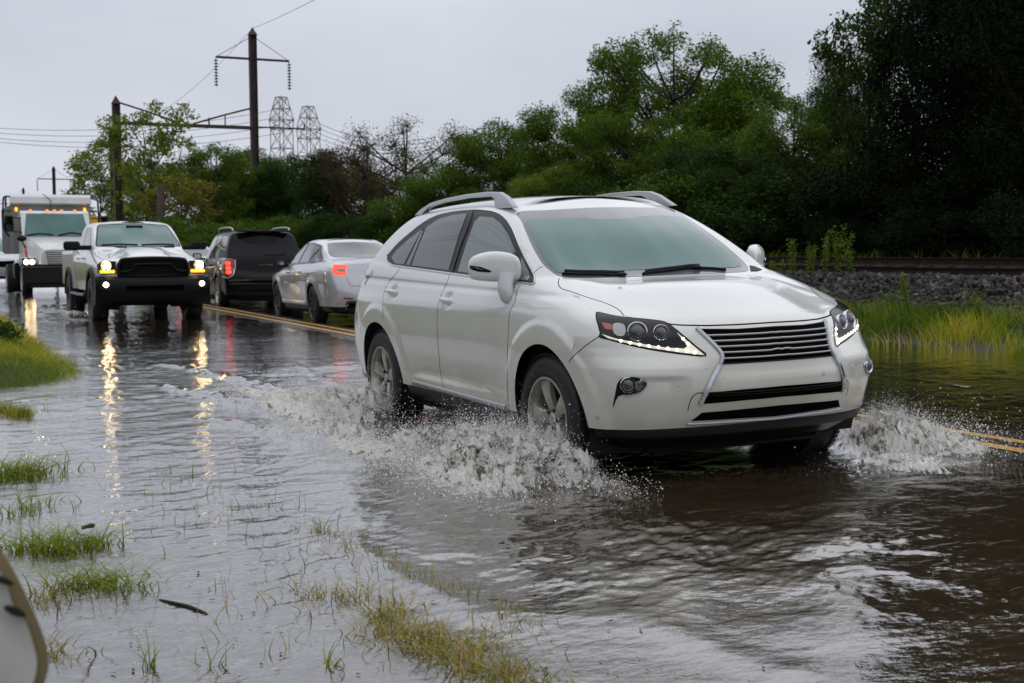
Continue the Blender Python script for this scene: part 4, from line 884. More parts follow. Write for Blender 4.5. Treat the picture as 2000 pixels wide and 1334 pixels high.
# --- white tipper lorry behind the pickup (x measured forward)
def lorry(loc):
    root = empty('dump_truck', loc, (0, 0, 0), 'white dump truck with a louvred grille and rolled tarp, behind the white pickup', 'truck')
    b = MB(); b.box(-6.2, -2.35, -1.22, 1.22, 1.35, 2.95, .03); b.box(-2.35, -2.2, -1.22, 1.22, 1.35, 2.95, .02); dump = b.build('tipper_body', 'truck_grey', root, False)
    for yy in np.linspace(-1.235, 1.235, 2):
        for xx in np.linspace(-5.9, -2.6, 6):
            b = MB(); b.box(xx-.05, xx+.05, yy-.04, yy+.04, 1.4, 2.9, .01); b.build('tipper_rib', 'truck_grey', dump, False)
    b = MB(); b.prism([(-2.55, 2.93), (-2.55, 3.24), (-2.15, 3.27), (-2.02, 3.18), (-1.98, 2.98), (-2.1, 2.93)], -1.24, 1.24); tp_ = b.build('tarp_housing', 'truck_white', root, False)
    b = MB(); b.tube([(-2.0, -.05, 2.75), (-1.95, .0, 3.05), (-1.95, -.25, 3.28)], .012, 6); b.build('tarp_cord', 'rubber', tp_)
    for sg in (-1, 1):
        b = MB(); b.tube(curve([(-2.0, sg*1.30, 1.9), (-2.0, sg*1.46, 2.2), (-2.0, sg*1.46, 3.0), (-2.1, sg*1.40, 3.18), (-2.2, sg*1.22, 3.18)], n=4), .028, 8); b.tube([(-2.0, sg*1.50, 2.72), (-2.1, sg*1.2, 2.72)], .02, 6); b.build('tarp_arm', 'satin_black', root)
        b = MB(); b.ico((-1.96 if 0 else -2.17, sg*1.06, 2.78), (.05, .045, .075), 2); b.build('marker_light', 'amber_lit', root)
    b = MB()
    cab = [(-2.0, .95), (-2.0, 2.55), (-1.85, 2.68), (-1.2, 2.70), (-1.0, 2.64), (-.45, 1.86), (-.45, .95)]
    b.prism(cab, -1.03, 1.03); cb = b.build('cab', 'truck_white', root, False)
    for sg in (-1, 1):
        b = MB(); b.prism([(-1.75, 1.85), (-1.72, 2.48), (-1.25, 2.5), (-1.0, 2.44), (-.68, 1.95), (-.68, 1.85)], sg*1.032, sg*1.040); b.build('window', 'dark_glass', cb, False)
        b = MB(); b.box(-1.88, -.5, sg*1.034-.003, sg*1.034+.003, 1.0, 1.01); b.build('panel_gap', 'gap_black', cb, False)
    Mw = np.eye(4); a = math.atan2(.55, .78)
    v = [(-.995+.015, -.86, 2.60), (-.995+.015, .86, 2.60), (-.47+.02, .97, 1.88), (-.47+.02, -.97, 1.88)]
    b = MB(); V1 = [np.array(p)+np.array([.008, 0, .006]) for p in v]; V2 = [np.array(p)-np.array([.02, 0, .015]) for p in v]; b.add(V1+V2, [(0, 3, 2, 1), (4, 5, 6, 7), (0, 1, 5, 4), (1, 2, 6, 5), (2, 3, 7, 6), (3, 0, 4, 7)]); b.build('windshield', 'windshield_glass', cb, False)
    b = MB(); b.tube([(V1[3]+[0.02, .05, .03])*1.0, V1[3]+[-.05, .45, .09], V1[3]+[-.02, .85, .05]], .02, 6); b.tube([V1[3]+[.02, 1.0, .03], V1[3]+[-.07, 1.4, .12], V1[3]+[-.02, 1.8, .05]], .02, 6); b.build('wiper', 'satin_black', cb)
    for yy in (-.72, -.22, 0, .22, .62):
        b = MB(); b.ico((-1.08, yy, 2.715), (.07, .05, .032), 2); b.build('roof_marker_light', 'marker_lit', cb)
    # hood with sloping nose
    hs = [(-.46, .95, 1.00, 1.84), (.1, .88, 1.0, 1.76), (.75, .76, 1.0, 1.60), (1.02, .62, 1.0, 1.46)]; Vh = []
    for x, hw, zb_, zt in hs: Vh += [(x, -hw-.03, zb_), (x, -hw, zt-.16), (x, -hw+.10, zt-.03), (x, -hw*.5, zt), (x, hw*.5, zt), (x, hw-.10, zt-.03), (x, hw, zt-.16), (x, hw+.03, zb_)]
    b = MB(); b.add(Vh, [(i*8+j, i*8+j+1, (i+1)*8+j+1, (i+1)*8+j) for i in range(3) for j in range(7)]+[tuple(24+j for j in range(8))]); hd_ = b.build('hood', 'truck_white', root, True, 30)
    for sg in (-1, 1):
        b = MB(); b.box(-.55, .95, sg*.98-.18, sg*.98+.18, .98, 1.24, .05); fw = b.build('fender', 'truck_white', root, False)
        b = MB(); b.ico((.985, sg*.98-.07, 1.08), (.03, .075, .075), 2); b.ico((.985, sg*.98+.09, 1.08), (.03, .075, .075), 2); 
        h_ = MB(); h_.box(.94, .98, sg*.98-.19, sg*.98+.19, .96, 1.20, .02); ho = h_.build('headlight', 'lamp_smoke', root, False); b.build('headlight_bulb', 'head_warm', ho)
        b = MB(); b.box(-.30, -.18, sg*1.42-.13, sg*1.42+.13, 2.02, 2.52, .03); mo = b.build('side_mirror', 'satin_black', root); b = MB(); b.tube([(-.5, sg*1.05, 2.45), (-.25, sg*1.4, 2.45)], .02, 6); b.tube([(-.5, sg*1.05, 2.0), (-.25, sg*1.4, 2.05)], .02, 6); b.build('mirror_arm', 'satin_black', mo)
        b = MB(); b.ico((.45, sg*1.12, 1.80), (.07, .15, .10), 2); fm = b.build('fender_mirror', 'satin_black', root); b = MB(); b.tube([(.42, sg*1.12, 1.75), (.38, sg*1.02, 1.5), (.3, sg*.98, 1.22)], .022, 6); b.build('mirror_arm', 'satin_black', fm)
    b = MB(); b.prism([(-.50, 1.42), (.50, 1.42), (.43, 1.02), (-.43, 1.02)], 1.0, 1.035, 'x'); g_ = b.build('grille', 'gap_black', root, False)
    for k_ in range(7):
        zz = 1.05+k_*.057; hwk = .43+.07*(zz-1.02)/.4; b = MB(); b.box(1.02, 1.075, -hwk, hwk, zz-.014, zz+.014, .004); b.build('grille_bar', 'truck_white', g_, False)
    b = MB(); b.box(1.03, 1.08, -.02, .02, 1.02, 1.42); b.build('grille_bar', 'truck_white', g_, False)
    b = MB(); b.box(.75, 1.25, -1.18, 1.18, .42, .96, .04); b.box(.9, 1.15, -.95, .95, .30, .42); b.build('front_bumper', 'satin_black', root, False)
    b = MB(); b.box(-6.0, .8, -.45, .45, .62, .95); b.box(-2.0, .6, -.9, .9, .7, 1.0); b.build('chassis', 'underbody', root, False)
    b = MB(); b.box(-3.3, -2.4, -1.15, -.75, .55, 1.05, .05); b.box(-3.3, -2.4, .75, 1.15, .55, 1.05, .05); b.build('fuel_tank', 'satin_black', root, False)
    for cx in (.15, -4.6):
        for sg in (-1, 1): wheel(root, (cx, sg*(1.0 if cx > 0 else 1.02), .50), .50, .30 if cx > 0 else .5, .29, sg, 'truck_white', 5, .11)
    for p in (((1.12, -1.0, .95), (1.15, -1.06, 1.55)), ((1.12, 1.0, .95), (1.12, 1.06, 1.55))):
        b = MB(); b.tube(p, .016, 6); b.build('flag_rod', 'orange_paint', root)
    b = MB(); b.tube(curve([(.35, -.98, 1.6), (.6, -1.05, 1.35), (.9, -.95, 1.2)], n=4), .018, 6); b.build('hose', 'orange_paint', root)
    return root
mat('truck_white', (.66, .67, .66), .4, coat=.5, noise=(1.6, (.45, .43, .36), .55, .85)); mat('truck_grey', (.30, .30, .28), .6, noise=(1.3, (.20, .18, .15), .4, .8)); mat('orange_paint', (.65, .09, .02), .5)
P = at(117, 500, 39.6); lorry((P[0]-.15, P[1], .08))
# further cars: mostly hidden
def copy_thing(o, parent=None):
    c = o.copy(); COL.objects.link(c); c.parent = parent
    for ch in list(o.children): copy_thing(ch, c)
    return c
src = [o for o in COL.objects if o.name == 'saloon_car'][0]
c2 = copy_thing(src); P = at(392, 500, 43.5); c2.location = (P[0], P[1], .14); c2.rotation_euler = (0, 0, YAW2); c2['label'] = 'silver car mostly hidden between the white pickup and the black SUV'
c3 = copy_thing(src); P = at(-20, 500, 52); c3.location = (P[0]-3, P[1]+.3, .22); c3.rotation_euler = (0, 0, 0); c3.scale = (1.1, 1.1, 1.22); c3['label'] = 'white car just visible past the dump truck at the left edge'
def repaint(o, a, b):
    for ch in [o]+list(o.children_recursive):
        if ch.type == 'MESH' and ch.data.materials and ch.data.materials[0].name == a:
            ch.data = ch.data.copy(); ch.data.materials[0] = MAT[b]
repaint(c3, 'silver_paint', 'grey_white_paint')
# ------------------------------------------------------------------ terrain, road, flood water
def ss(a, b, x): t = np.clip((x-a)/(b-a), 0, 1); return t*t*(3-2*t)
def rise(x): return .0055*np.maximum(0, -x-7)
def cl_y(x): return 2.0+.0+np.maximum(0, -x-30)*.055      # centre of the road; bends gently away in the distance
def road_z(x, y): return .0790-.020*abs(y-cl_y(x))+rise(x)
def ground_z(x, y):
    d = y-cl_y(x)+2.0
    z = .03+rise(x)*.9-.0*x
    right = -.06+.10*ss(6.3, 7.4, d)+.22*ss(7.2, 9.2, d)+.60*ss(9.2, 11.2, d)-.38*ss(15.2, 17.5, d)+rise(x)
    far_l = .34*ss(-2.1, -3.6, d)*ss(-2.6, -5.5, x)
    left = -.10*ss(-1.6, -2.6, d)*(1-ss(-2, -5, x)*.6)+far_l+.5*ss(-6, -25, d)*ss(2, -20, x)+rise(x)
    z = np.where(d > 5.6, right-.02+.02, np.where(d < -1.6, left-.0, -.06+rise(x)))
    return z+.03*fbm(x*.35, y*.35, 3, 5)*ss(.0, .25, z-.05-rise(x))
def fan(r0, r1, kr, dense, a_lo, a_hi):
    r = [r0]
    while r[-1] < r1: r.append(r[-1]+max(.012, r[-1]**2/kr) if r[-1] > 1 else r[-1]*1.25)
    r = np.array(r); base = math.atan2(CD[1], CD[0]); d1 = np.arange(a_lo, a_hi, dense); rest = np.arange(a_hi, a_lo+2*math.pi, math.radians(2.5))
    a = base+np.concatenate([d1, rest]); rr, aa = np.meshgrid(r, a, indexing='ij')
    return CC[0]+rr*np.cos(aa), CC[1]+rr*np.sin(aa)
def sheet(name, X, Y, Z, m, wrap=True):
    nr, na = X.shape; V = np.stack([X, Y, Z], -1).reshape(-1, 3); i = np.arange(nr-1); j = np.arange(na if wrap else na-1); ii, jj = np.meshgrid(i, j, indexing='ij'); j2 = (jj+1) % na
    F = np.stack([ii*na+jj, (ii+1)*na+jj, (ii+1)*na+j2, ii*na+j2], -1).reshape(-1, 4)
    return mk(name, V, F, m)
g = mat('soil', (.055, .042, .028), .9, noise=(.7, (.030, .045, .014), .42, .6), bump=(9, .6, .05))
X, Y = fan(.4, 3000, 260, .006, -.62, .62); Z = ground_z(X, Y); Z = np.where(np.hypot(X, Y) > 260, .6, Z)
tag(sheet('ground', X, Y, Z, 'soil'), kind='structure')
asph = mat('asphalt', (.030, .030, .031), .25, noise=(60, (.055, .053, .050), .4, .7), bump=(120, .35, .004))
xs = np.concatenate([np.linspace(-170, -30, 50), np.linspace(-29, 14, 100)]); ds = np.linspace(-3.75, 3.75, 31)
Xr, Dr = np.meshgrid(xs, ds, indexing='ij'); Yr = cl_y(Xr)+Dr; tag(sheet('road', Xr, Yr, road_z(Xr, Yr), 'asphalt', False), kind='structure')
ye = mat('road_yellow', (.62, .30, .02), .35, noise=(26, (.16, .11, .04), .50, .72), bump=(80, .3, .003)); mat('road_white', (.62, .62, .6), .4, noise=(18, (.2, .2, .19), .45, .7))
def marking(off, w, m, z=.004):
    xs_ = np.linspace(-90, 10, 260); V = []
    for x in xs_:
        c = float(cl_y(x))+off
        for s_ in (-w/2, w/2): V.append((x, c+s_, float(road_z(x, c+s_))+z))
    return tag(mk('road_marking', V, [(2*i, 2*i+2, 2*i+3, 2*i+1) for i in range(len(xs_)-1)], m), kind='structure')
marking(-.14, .11, 'road_yellow', .006); marking(.14, .11, 'road_yellow', .006); marking(3.35, .12, 'road_white')

# --- the water: one sheet with wind ripples, wakes and churned heaps round the wheels
def seg_dist(x, y, P):
    """distance to a polyline, and position along it 0..1"""
    best = np.full(x.shape, 1e9); pos = np.zeros(x.shape); side = np.zeros(x.shape); n = len(P)-1
    for i in range(n):
        a, b = P[i], P[i+1]; d = b-a; L = d@d; t = np.clip(((x-a[0])*d[0]+(y-a[1])*d[1])/L, 0, 1); q = np.hypot(x-a[0]-t*d[0], y-a[1]-t*d[1]); s_ = np.sign(d[0]*(y-a[1])-d[1]*(x-a[0]))
        k = q < best; best = np.where(k, q, best); pos = np.where(k, (i+t)/n, pos); side = np.where(k, s_, side)
    return best, pos, side
W2 = lambda L: np.array([wpt(*q)[:2] for q in L])
CREST = [(W2([(225, 704), (330, 715), (450, 738), (560, 765), (640, 775), (700, 782)]), .038, .065, .0), (W2([(235, 747), (330, 757), (420, 775), (520, 797), (620, 815), (720, 822)]), .045, .07, .0),
         (W2([(345, 812), (430, 824), (520, 842), (620, 850), (700, 856)]), .042, .07, .0), (W2([(1690, 728), (1760, 737), (1830, 748), (1890, 757)]), .006, .028, .0), (W2([(540, 700), (590, 720), (640, 745), (690, 765)]), .012, .05, 0),
         (W2([(640, 1040), (700, 1075), (760, 1115), (840, 1160), (940, 1200), (1050, 1240)]), .014, .10, 1), (W2([(1500, 930), (1600, 900), (1750, 905), (1900, 930)]), .010, .08, 1), (W2([(1160, 1170), (1300, 1235), (1450, 1290), (1600, 1330)]), .009, .12, 1)]
# heaps: centre x, y, half length, half width, height, lean
HEAP = [(3.10, -1.02, .24, .15, .25, 1.0), (2.78, -1.14, .30, .17, .34, 1.0), (2.95, -1.28, .34, .16, .20, 1.1), (2.30, -1.26, .30, .17, .28, .9), (1.85, -1.34, .26, .15, .15, .75), (2.85, -1.45, .50, .17, .12, 1.25), (1.6, -1.62, .6, .16, .04, .8), (1.0, -1.52, .5, .14, .03, .6),
        (.15, -1.06, .26, .13, .24, 1.0), (-.15, -1.16, .36, .16, .24, 1.0), (-.65, -1.26, .36, .17, .14, 1.0), (-1.20, -1.34, .40, .16, .055, .85), (-1.9, -1.40, .7, .15, .028, .65), (-.2, -1.55, 1.0, .13, .045, .85),
        (3.15, 1.18, .24, .18, .20, 1.1), (3.00, 1.38, .28, .22, .25, 1.2), (3.22, 1.62, .26, .16, .09, 1.2), (2.4, 1.35, .6, .18, .08, .8), (3.50, -.98, .30, .10, .06, .40), (3.62, .95, .24, .20, .05, .8), (3.5, .0, .22, .9, .025, .10),
        (-16.4, -.98, .5, .18, .10, .7), (-18.2, -1.1, 1.2, .25, .08, .7), (-15.4, -1.3, .9, .25, .04, .5), (-31.5, -1.2, .6, .25, .10, .6)]
def water(x, y, fine=True):
    base = surf_z(x); d = y-cl_y(x); crown = np.exp(-(d/.55)**2)
    r = np.hypot(x-CC[0], y-CC[1])
    amp = .6+.5*fbm(x*.5+3, y*.5, 2, 40); c, s_ = math.cos(.45), math.sin(.45); u = x*c+y*s_; v = -x*s_+y*c
    turb = np.exp(-(((x-4.6)/3.0)**2+((y+.2)/2.6)**2)); calm = ss(1.5, -1.5, y)*ss(3.5, 6.5, x)*.35
    rg = 1-abs(fbm(u*4.4+.5*noise2(x*2, y*2, 4), v*2.4, 4, 9, .56)); z = .0060*fbm(u*1.5, v*.9, 2, 1)*amp+.0085*rg*amp+.0016*fbm(u*24, v*13, 2, 14)*amp
    z = z*(1.0+.9*turb-calm)*ss(120, 20, r)
    z += .003*np.sin((np.hypot(x-3.4, (y-.0)*.9))*9.5+1.2*fbm(x*1.2, y*1.2, 2, 77))*np.exp(-((np.hypot(x-3.6, y)-2.0)/1.6)**2)*ss(2.0, 3.8, x)*(.5+.5*fbm(x*1.7, y*1.7, 2, 5)+.2)
    ff = np.zeros(x.shape)
    for P, h, w_, kind in CREST:
        q, t, sd_ = seg_dist(x, y, P); wob = 1+.5*noise2(x*3.1, y*3.1, 8); e = np.exp(-(q/(w_*wob))**2)*np.clip(t*6, 0, 1)*np.clip((1-t)*8, 0, 1) if kind else np.exp(-(q/(w_*wob*(1+t)))**2)*(.12+.88*t)*np.clip(t*6, 0, 1)
        z = z+h*e*(1 if not kind else .9)
        if not kind: z = z+h*1.1*e*fbm(x*9, y*9, 3, 3); ff = np.maximum(ff, e*(.05+.70*t))
    hp = np.zeros(x.shape)
    for cx, cy, lx, ly, h, f in HEAP:
        e = np.exp(-(((x-cx)/lx)**2+((y-cy)/ly)**2)**1.15); hp = hp+h*e*1.0; ff = np.maximum(ff, np.clip(e*1.35, 0, 1)*f)
    sat = .27*np.tanh(hp/.30); n1 = np.sqrt(np.clip(abs(fbm(x*6.5+.7*noise2(x*3, y*3, 2), y*6.5, 2, 21, .5))*1.6, 0, 1.4)); n2 = 1-2*abs(fbm(x*21, y*21, 3, 31, .62))
    z = z+sat*(.54+.26*n1)+sat*.11*n2+np.minimum(hp, .12)*.30*fbm(x*58, y*58, 2, 51)
    z = z*(1-.85*crown*(hp < .02))
    # keep the water out from under the paint of the cars
    return (base+z, np.clip(ff, 0, 1), sat, .5+.5*np.clip(.9*(n1-.62)+.55*(n2-.25)+.75*fbm(x*38, y*38, 3, 91), -1, 1)) if fine == 2 else (base+z, np.clip(ff, 0, 1))
X, Y = fan(.5, 420, 1500, .00105, -.46, .46)
Z, FM, ST, FR = water(X, Y, 2)
dX = ST*(.34*fbm(X*7, Y*7, 2, 61)+.17*fbm(X*30, Y*30, 3, 63)); dY = ST*(.30*fbm(X*7+3, Y*7, 2, 71)+.17*fbm(X*30+5, Y*30, 3, 73)+.10*np.sign(Y)); X = X+dX; Y = Y+dY
inside = (X > -.85) & (X < 3.50) & (abs(Y) < .80); Z = np.where(inside, np.minimum(Z, .10), Z)
wat = sheet('flood_water', X, Y, Z, None); tag(wat, kind='structure')
at_ = wat.data.attributes.new('foam', 'FLOAT', 'POINT'); at_.data.foreach_set('value', FM.ravel().astype(np.float32)); at_ = wat.data.attributes.new('froth', 'FLOAT', 'POINT'); at_.data.foreach_set('value', FR.ravel().astype(np.float32))
m = mat('water', (.050, .034, .019), .03, 0, .5, ior=2.4, coat=.75, coatr=.02); b = m.node_tree.nodes['Principled BSDF']; b.inputs['Coat IOR'].default_value = 1.5; L = m.node_tree.links
a = nd(m, 'ShaderNodeAttribute', attribute_name='foam'); t = nd(m, 'ShaderNodeTexCoord')
n1 = nd(m, 'ShaderNodeTexNoise', Scale=34.0, Detail=8.0, Roughness=.78, Distortion=1.2); L.new(t.outputs['Object'], n1.inputs['Vector'])
ad = nd(m, 'ShaderNodeMath', operation='ADD'); L.new(a.outputs['Fac'], ad.inputs[0]); L.new(n1.outputs['Fac'], ad.inputs[1])
mr = nd(m, 'ShaderNodeMapRange'); mr.inputs[1].default_value = .86; mr.inputs[2].default_value = 1.22; L.new(ad.outputs[0], mr.inputs[0])
n3 = nd(m, 'ShaderNodeTexNoise', Scale=38.0, Detail=9.0, Roughness=.75, Distortion=1.6); L.new(t.outputs['Object'], n3.inputs['Vector'])
fr_ = nd(m, 'ShaderNodeValToRGB'); fr_.color_ramp.elements[0].position = .35; fr_.color_ramp.elements[0].color = (.13, .095, .055, 1); fr_.color_ramp.elements[1].position = .46; fr_.color_ramp.elements[1].color = (.95, .92, .84, 1); af = nd(m, 'ShaderNodeAttribute', attribute_name='froth'); ml = nd(m, 'ShaderNodeMath', operation='ADD'); L.new(af.outputs['Fac'], ml.inputs[0]); L.new(n3.outputs['Fac'], ml.inputs[1]); hf = nd(m, 'ShaderNodeMath', operation='MULTIPLY'); hf.inputs[1].default_value = .5; L.new(ml.outputs[0], hf.inputs[0]); L.new(hf.outputs[0], fr_.inputs[0])
mxc = nd(m, 'ShaderNodeMixRGB'); mxc.inputs[1].default_value = (.050, .034, .019, 1); L.new(mr.outputs[0], mxc.inputs[0]); L.new(fr_.outputs[0], mxc.inputs[2]); L.new(mxc.outputs[0], b.inputs['Base Color'])
mr2 = nd(m, 'ShaderNodeMapRange'); mr2.inputs[3].default_value = .03; mr2.inputs[4].default_value = .22; L.new(mr.outputs[0], mr2.inputs[0]); L.new(mr2.outputs[0], b.inputs['Roughness']); mr3 = nd(m, 'ShaderNodeMapRange'); mr3.inputs[3].default_value = 1.0; mr3.inputs[4].default_value = .1; L.new(mr.outputs[0], mr3.inputs[0]); L.new(mr3.outputs[0], b.inputs['Coat Weight']); mr4 = nd(m, 'ShaderNodeMapRange'); mr4.inputs[3].default_value = 2.4; mr4.inputs[4].default_value = 1.45; L.new(mr.outputs[0], mr4.inputs[0]); L.new(mr4.outputs[0], b.inputs['IOR'])
mp2 = nd(m, 'ShaderNodeMapping'); mp2.inputs['Rotation'].default_value = (0, 0, -.45); mp2.inputs['Scale'].default_value = (1, .55, 1); L.new(t.outputs['Object'], mp2.inputs[0])
n2 = nd(m, 'ShaderNodeTexNoise', Scale=7.0, Detail=5.0, Roughness=.6); L.new(mp2.outputs[0], n2.inputs['Vector'])
b1 = nd(m, 'ShaderNodeBump', Strength=.5, Distance=.015); L.new(n2.outputs['Fac'], b1.inputs['Height'])
b2 = nd(m, 'ShaderNodeBump', Distance=.02); L.new(mr.outputs[0], b2.inputs['Strength']); L.new(n1.outputs['Fac'], b2.inputs['Height']); L.new(b1.outputs[0], b2.inputs['Normal']); L.new(b2.outputs[0], b.inputs['Normal']); L.new(b2.outputs[0], b.inputs['Coat Normal'])
wat.data.materials.append(m)
# --- drops thrown up around the wheels
mat('drop', (.88, .87, .82), .12, 0, .6, coat=.5); 
def drops(name, n, boxes, rmin, rmax, m, stretch=1.6):
    Vi, Fi = ICO[1]; Vs = []; ks = rng.choice(len(boxes), n, p=np.array([b_[6] for b_ in boxes])/sum(b_[6] for b_ in boxes))
    bx = np.array([b_[:6] for b_ in boxes])[ks]; g_ = rng.normal(size=(n, 3)); c = bx[:, :3].copy(); c[:, 0] += bx[:, 3]*g_[:, 0]; c[:, 1] += bx[:, 4]*g_[:, 1]; c[:, 2] += abs(g_[:, 2])**1.2*bx[:, 5]*.8
    zw, _ = water(c[:, 0], c[:, 1]); c[:, 2] = np.maximum(c[:, 2], zw-.002)
    k = ~((c[:, 0] > -.9) & (c[:, 0] < 3.45) & (abs(c[:, 1]) < .95)); c = c[k]; n = len(c)
    r = rmin*(rmax/rmin)**(rng.random(n)**2.6); dr = rng.normal(size=(n, 3)); dr /= np.linalg.norm(dr, axis=1)[:, None]; st = 1+stretch*rng.random(n)**3
    V = Vi[None]*r[:, None, None]; V = V+dr[:, None]*((V*dr[:, None]).sum(-1, keepdims=True))*(st-1)[:, None, None]; V += c[:, None]
    F = np.array(Fi)[None]+(np.arange(n)*len(Vi))[:, None, None]
    return mk(name, V.reshape(-1, 3), F.reshape(-1, 3), m)
SB = [(2.95, -1.15, .17, .20, .16, .10, 3), (2.5, -1.25, .15, .30, .18, .10, 4), (1.9, -1.40, .12, .35, .20, .08, 3), (2.6, -1.65, .09, .55, .18, .04, 3), (3.35, -1.0, .10, .18, .14, .05, 1.0), (1.2, -1.6, .10, .5, .25, .04, 1.2),
      (.2, -1.15, .17, .25, .16, .09, 3), (-.3, -1.3, .14, .40, .18, .08, 3), (-1.1, -1.45, .10, .6, .2, .05, 1.5), (3.15, 1.5, .14, .28, .24, .09, 3), (3.5, 1.2, .09, .22, .4, .05, 1.2), (-16.5, -1.2, .16, .8, .3, .05, .4)]
tag(drops('water_drops', 34000, SB, .0010, .0050, 'drop'), 'white water drops flung up around the wheels of the crossover', 'water', kind='stuff')

# the finest froth: tiny drops crowding over the churned water
n = 150000; hs_ = [h for h in HEAP if h[0] > -3 and h[4] > .035]; w_ = np.array([h[2]*h[3]*(h[4]+.05) for h in hs_]); k = rng.choice(len(hs_), n, p=w_/w_.sum()); hh = np.array([h[:5] for h in hs_])[k]
g_ = rng.normal(size=(n, 3)); x = hh[:, 0]+g_[:, 0]*hh[:, 2]*.62; y = hh[:, 1]+g_[:, 1]*hh[:, 3]*.70; zw, ff_ = water(x, y); z = zw+abs(g_[:, 2])**1.6*(.012+.10*hh[:, 4])
k = ~((x > -.9) & (x < 3.45) & (abs(y) < .95)); x, y, z = x[k], y[k], z[k]; n = len(x); O = np.array([(1, 0, 0), (-1, 0, 0), (0, 1, 0), (0, -1, 0), (0, 0, 1), (0, 0, -1)], float); OF = np.array([(0, 2, 4), (2, 1, 4), (1, 3, 4), (3, 0, 4), (2, 0, 5), (1, 2, 5), (3, 1, 5), (0, 3, 5)])
r = (.0007+.0022*rng.random(n)**3)[:, None, None]; V = O[None]*r*(.7+.6*rng.random((n, 1, 3)))+np.stack([x, y, z], 1)[:, None]; F = OF[None]+(np.arange(n)*6)[:, None, None]
tag(mk('froth', V.reshape(-1, 3), F.reshape(-1, 3), 'drop'), 'fine white froth over the churned water beside the wheels', 'water', kind='stuff')
# ------------------------------------------------------------------ vegetation
def leafmat(name, c0, c1, c2, rough=.55):
    m = mat(name, c0, rough, 0, .12); b = m.node_tree.nodes['Principled BSDF']; L = m.node_tree.links
    a = nd(m, 'ShaderNodeAttribute', attribute_name='tint'); r = nd(m, 'ShaderNodeValToRGB'); e = r.color_ramp.elements; e[0].color = (*c0, 1); e[1].color = (*c2, 1); k = e.new(.5); k.color = (*c1, 1)
    L.new(a.outputs['Fac'], r.inputs[0]); L.new(r.outputs[0], b.inputs['Base Color'])
    tr_ = nd(m, 'ShaderNodeBsdfTranslucent'); L.new(r.outputs[0], tr_.inputs['Color']); mx_ = nd(m, 'ShaderNodeMixShader'); mx_.inputs[0].default_value = .28
    o = [n for n in m.node_tree.nodes if n.type == 'OUTPUT_MATERIAL'][0]; L.new(b.outputs[0], mx_.inputs[1]); L.new(tr_.outputs[0], mx_.inputs[2]); L.new(mx_.outputs[0], o.inputs[0]); return m
leafmat('leaf_dark', (.009, .024, .004), (.024, .056, .007), (.065, .110, .013))
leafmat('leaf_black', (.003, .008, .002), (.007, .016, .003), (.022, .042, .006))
leafmat('leaf_mid', (.024, .060, .005), (.068, .135, .010), (.17, .23, .022))
leafmat('leaf_light', (.055, .11, .008), (.13, .20, .016), (.27, .29, .03))
leafmat('leaf_yellow', (.05, .085, .012), (.13, .155, .022), (.32, .26, .03))
leafmat('leaf_brown', (.035, .036, .014), (.075, .060, .026), (.13, .085, .04))
leafmat('grass_green', (.06, .12, .007), (.24, .30, .016), (.62, .46, .05), .5)
leafmat('grass_straw', (.10, .15, .015), (.30, .27, .05), (.52, .34, .09), .5)
mat('bark', (.045, .036, .028), .9, noise=(6, (.085, .072, .06), .4, .7, .3), bump=(14, .6, .03))
mat('bark_dark', (.022, .018, .014), .9, noise=(6, (.045, .038, .03), .4, .7, .3))
def leaf_cloud(C, rad, per, size, r_, flat=.65, tints=None):
    """C: cluster centres; each gets `per` leaf-shaped faces scattered round it"""
    n = len(C)*per; g_ = r_.normal(size=(n, 3)); g_ *= np.minimum(1, 1.7/(np.linalg.norm(g_, axis=1)+1e-9))[:, None]; c = np.repeat(C, per, 0)+g_*np.array([1, 1, flat])*rad*.5
    d = r_.normal(size=(n, 3)); d[:, 2] = d[:, 2]*.5-.35; d /= np.linalg.norm(d, axis=1)[:, None]
    w = np.cross(d, r_.normal(size=(n, 3))); w /= np.linalg.norm(w, axis=1)[:, None]+1e-9
    s = size*(.55+.9*r_.random(n))[:, None]; L_, W_ = d*s, w*s*.42; nrm = np.cross(d, w)*s*.12
    V = np.stack([c-L_*.5, c-W_*.5+nrm, c+L_*.5, c+W_*.5+nrm], 1).reshape(-1, 3); F = np.arange(n*4).reshape(-1, 4)
    t0 = np.repeat(r_.random(len(C)) if tints is None else tints, per); t = np.clip(.55*t0+.45*r_.random(n), 0, 1)
    return V, F, np.repeat(t, 4)
def put_leaves(name, V, F, t, m, parent=None, smooth=False):
    o = mk(name, V, F, m, parent, smooth); a = o.data.attributes.new('tint', 'FLOAT', 'POINT'); a.data.foreach_set('value', t.astype(np.float32)); return o
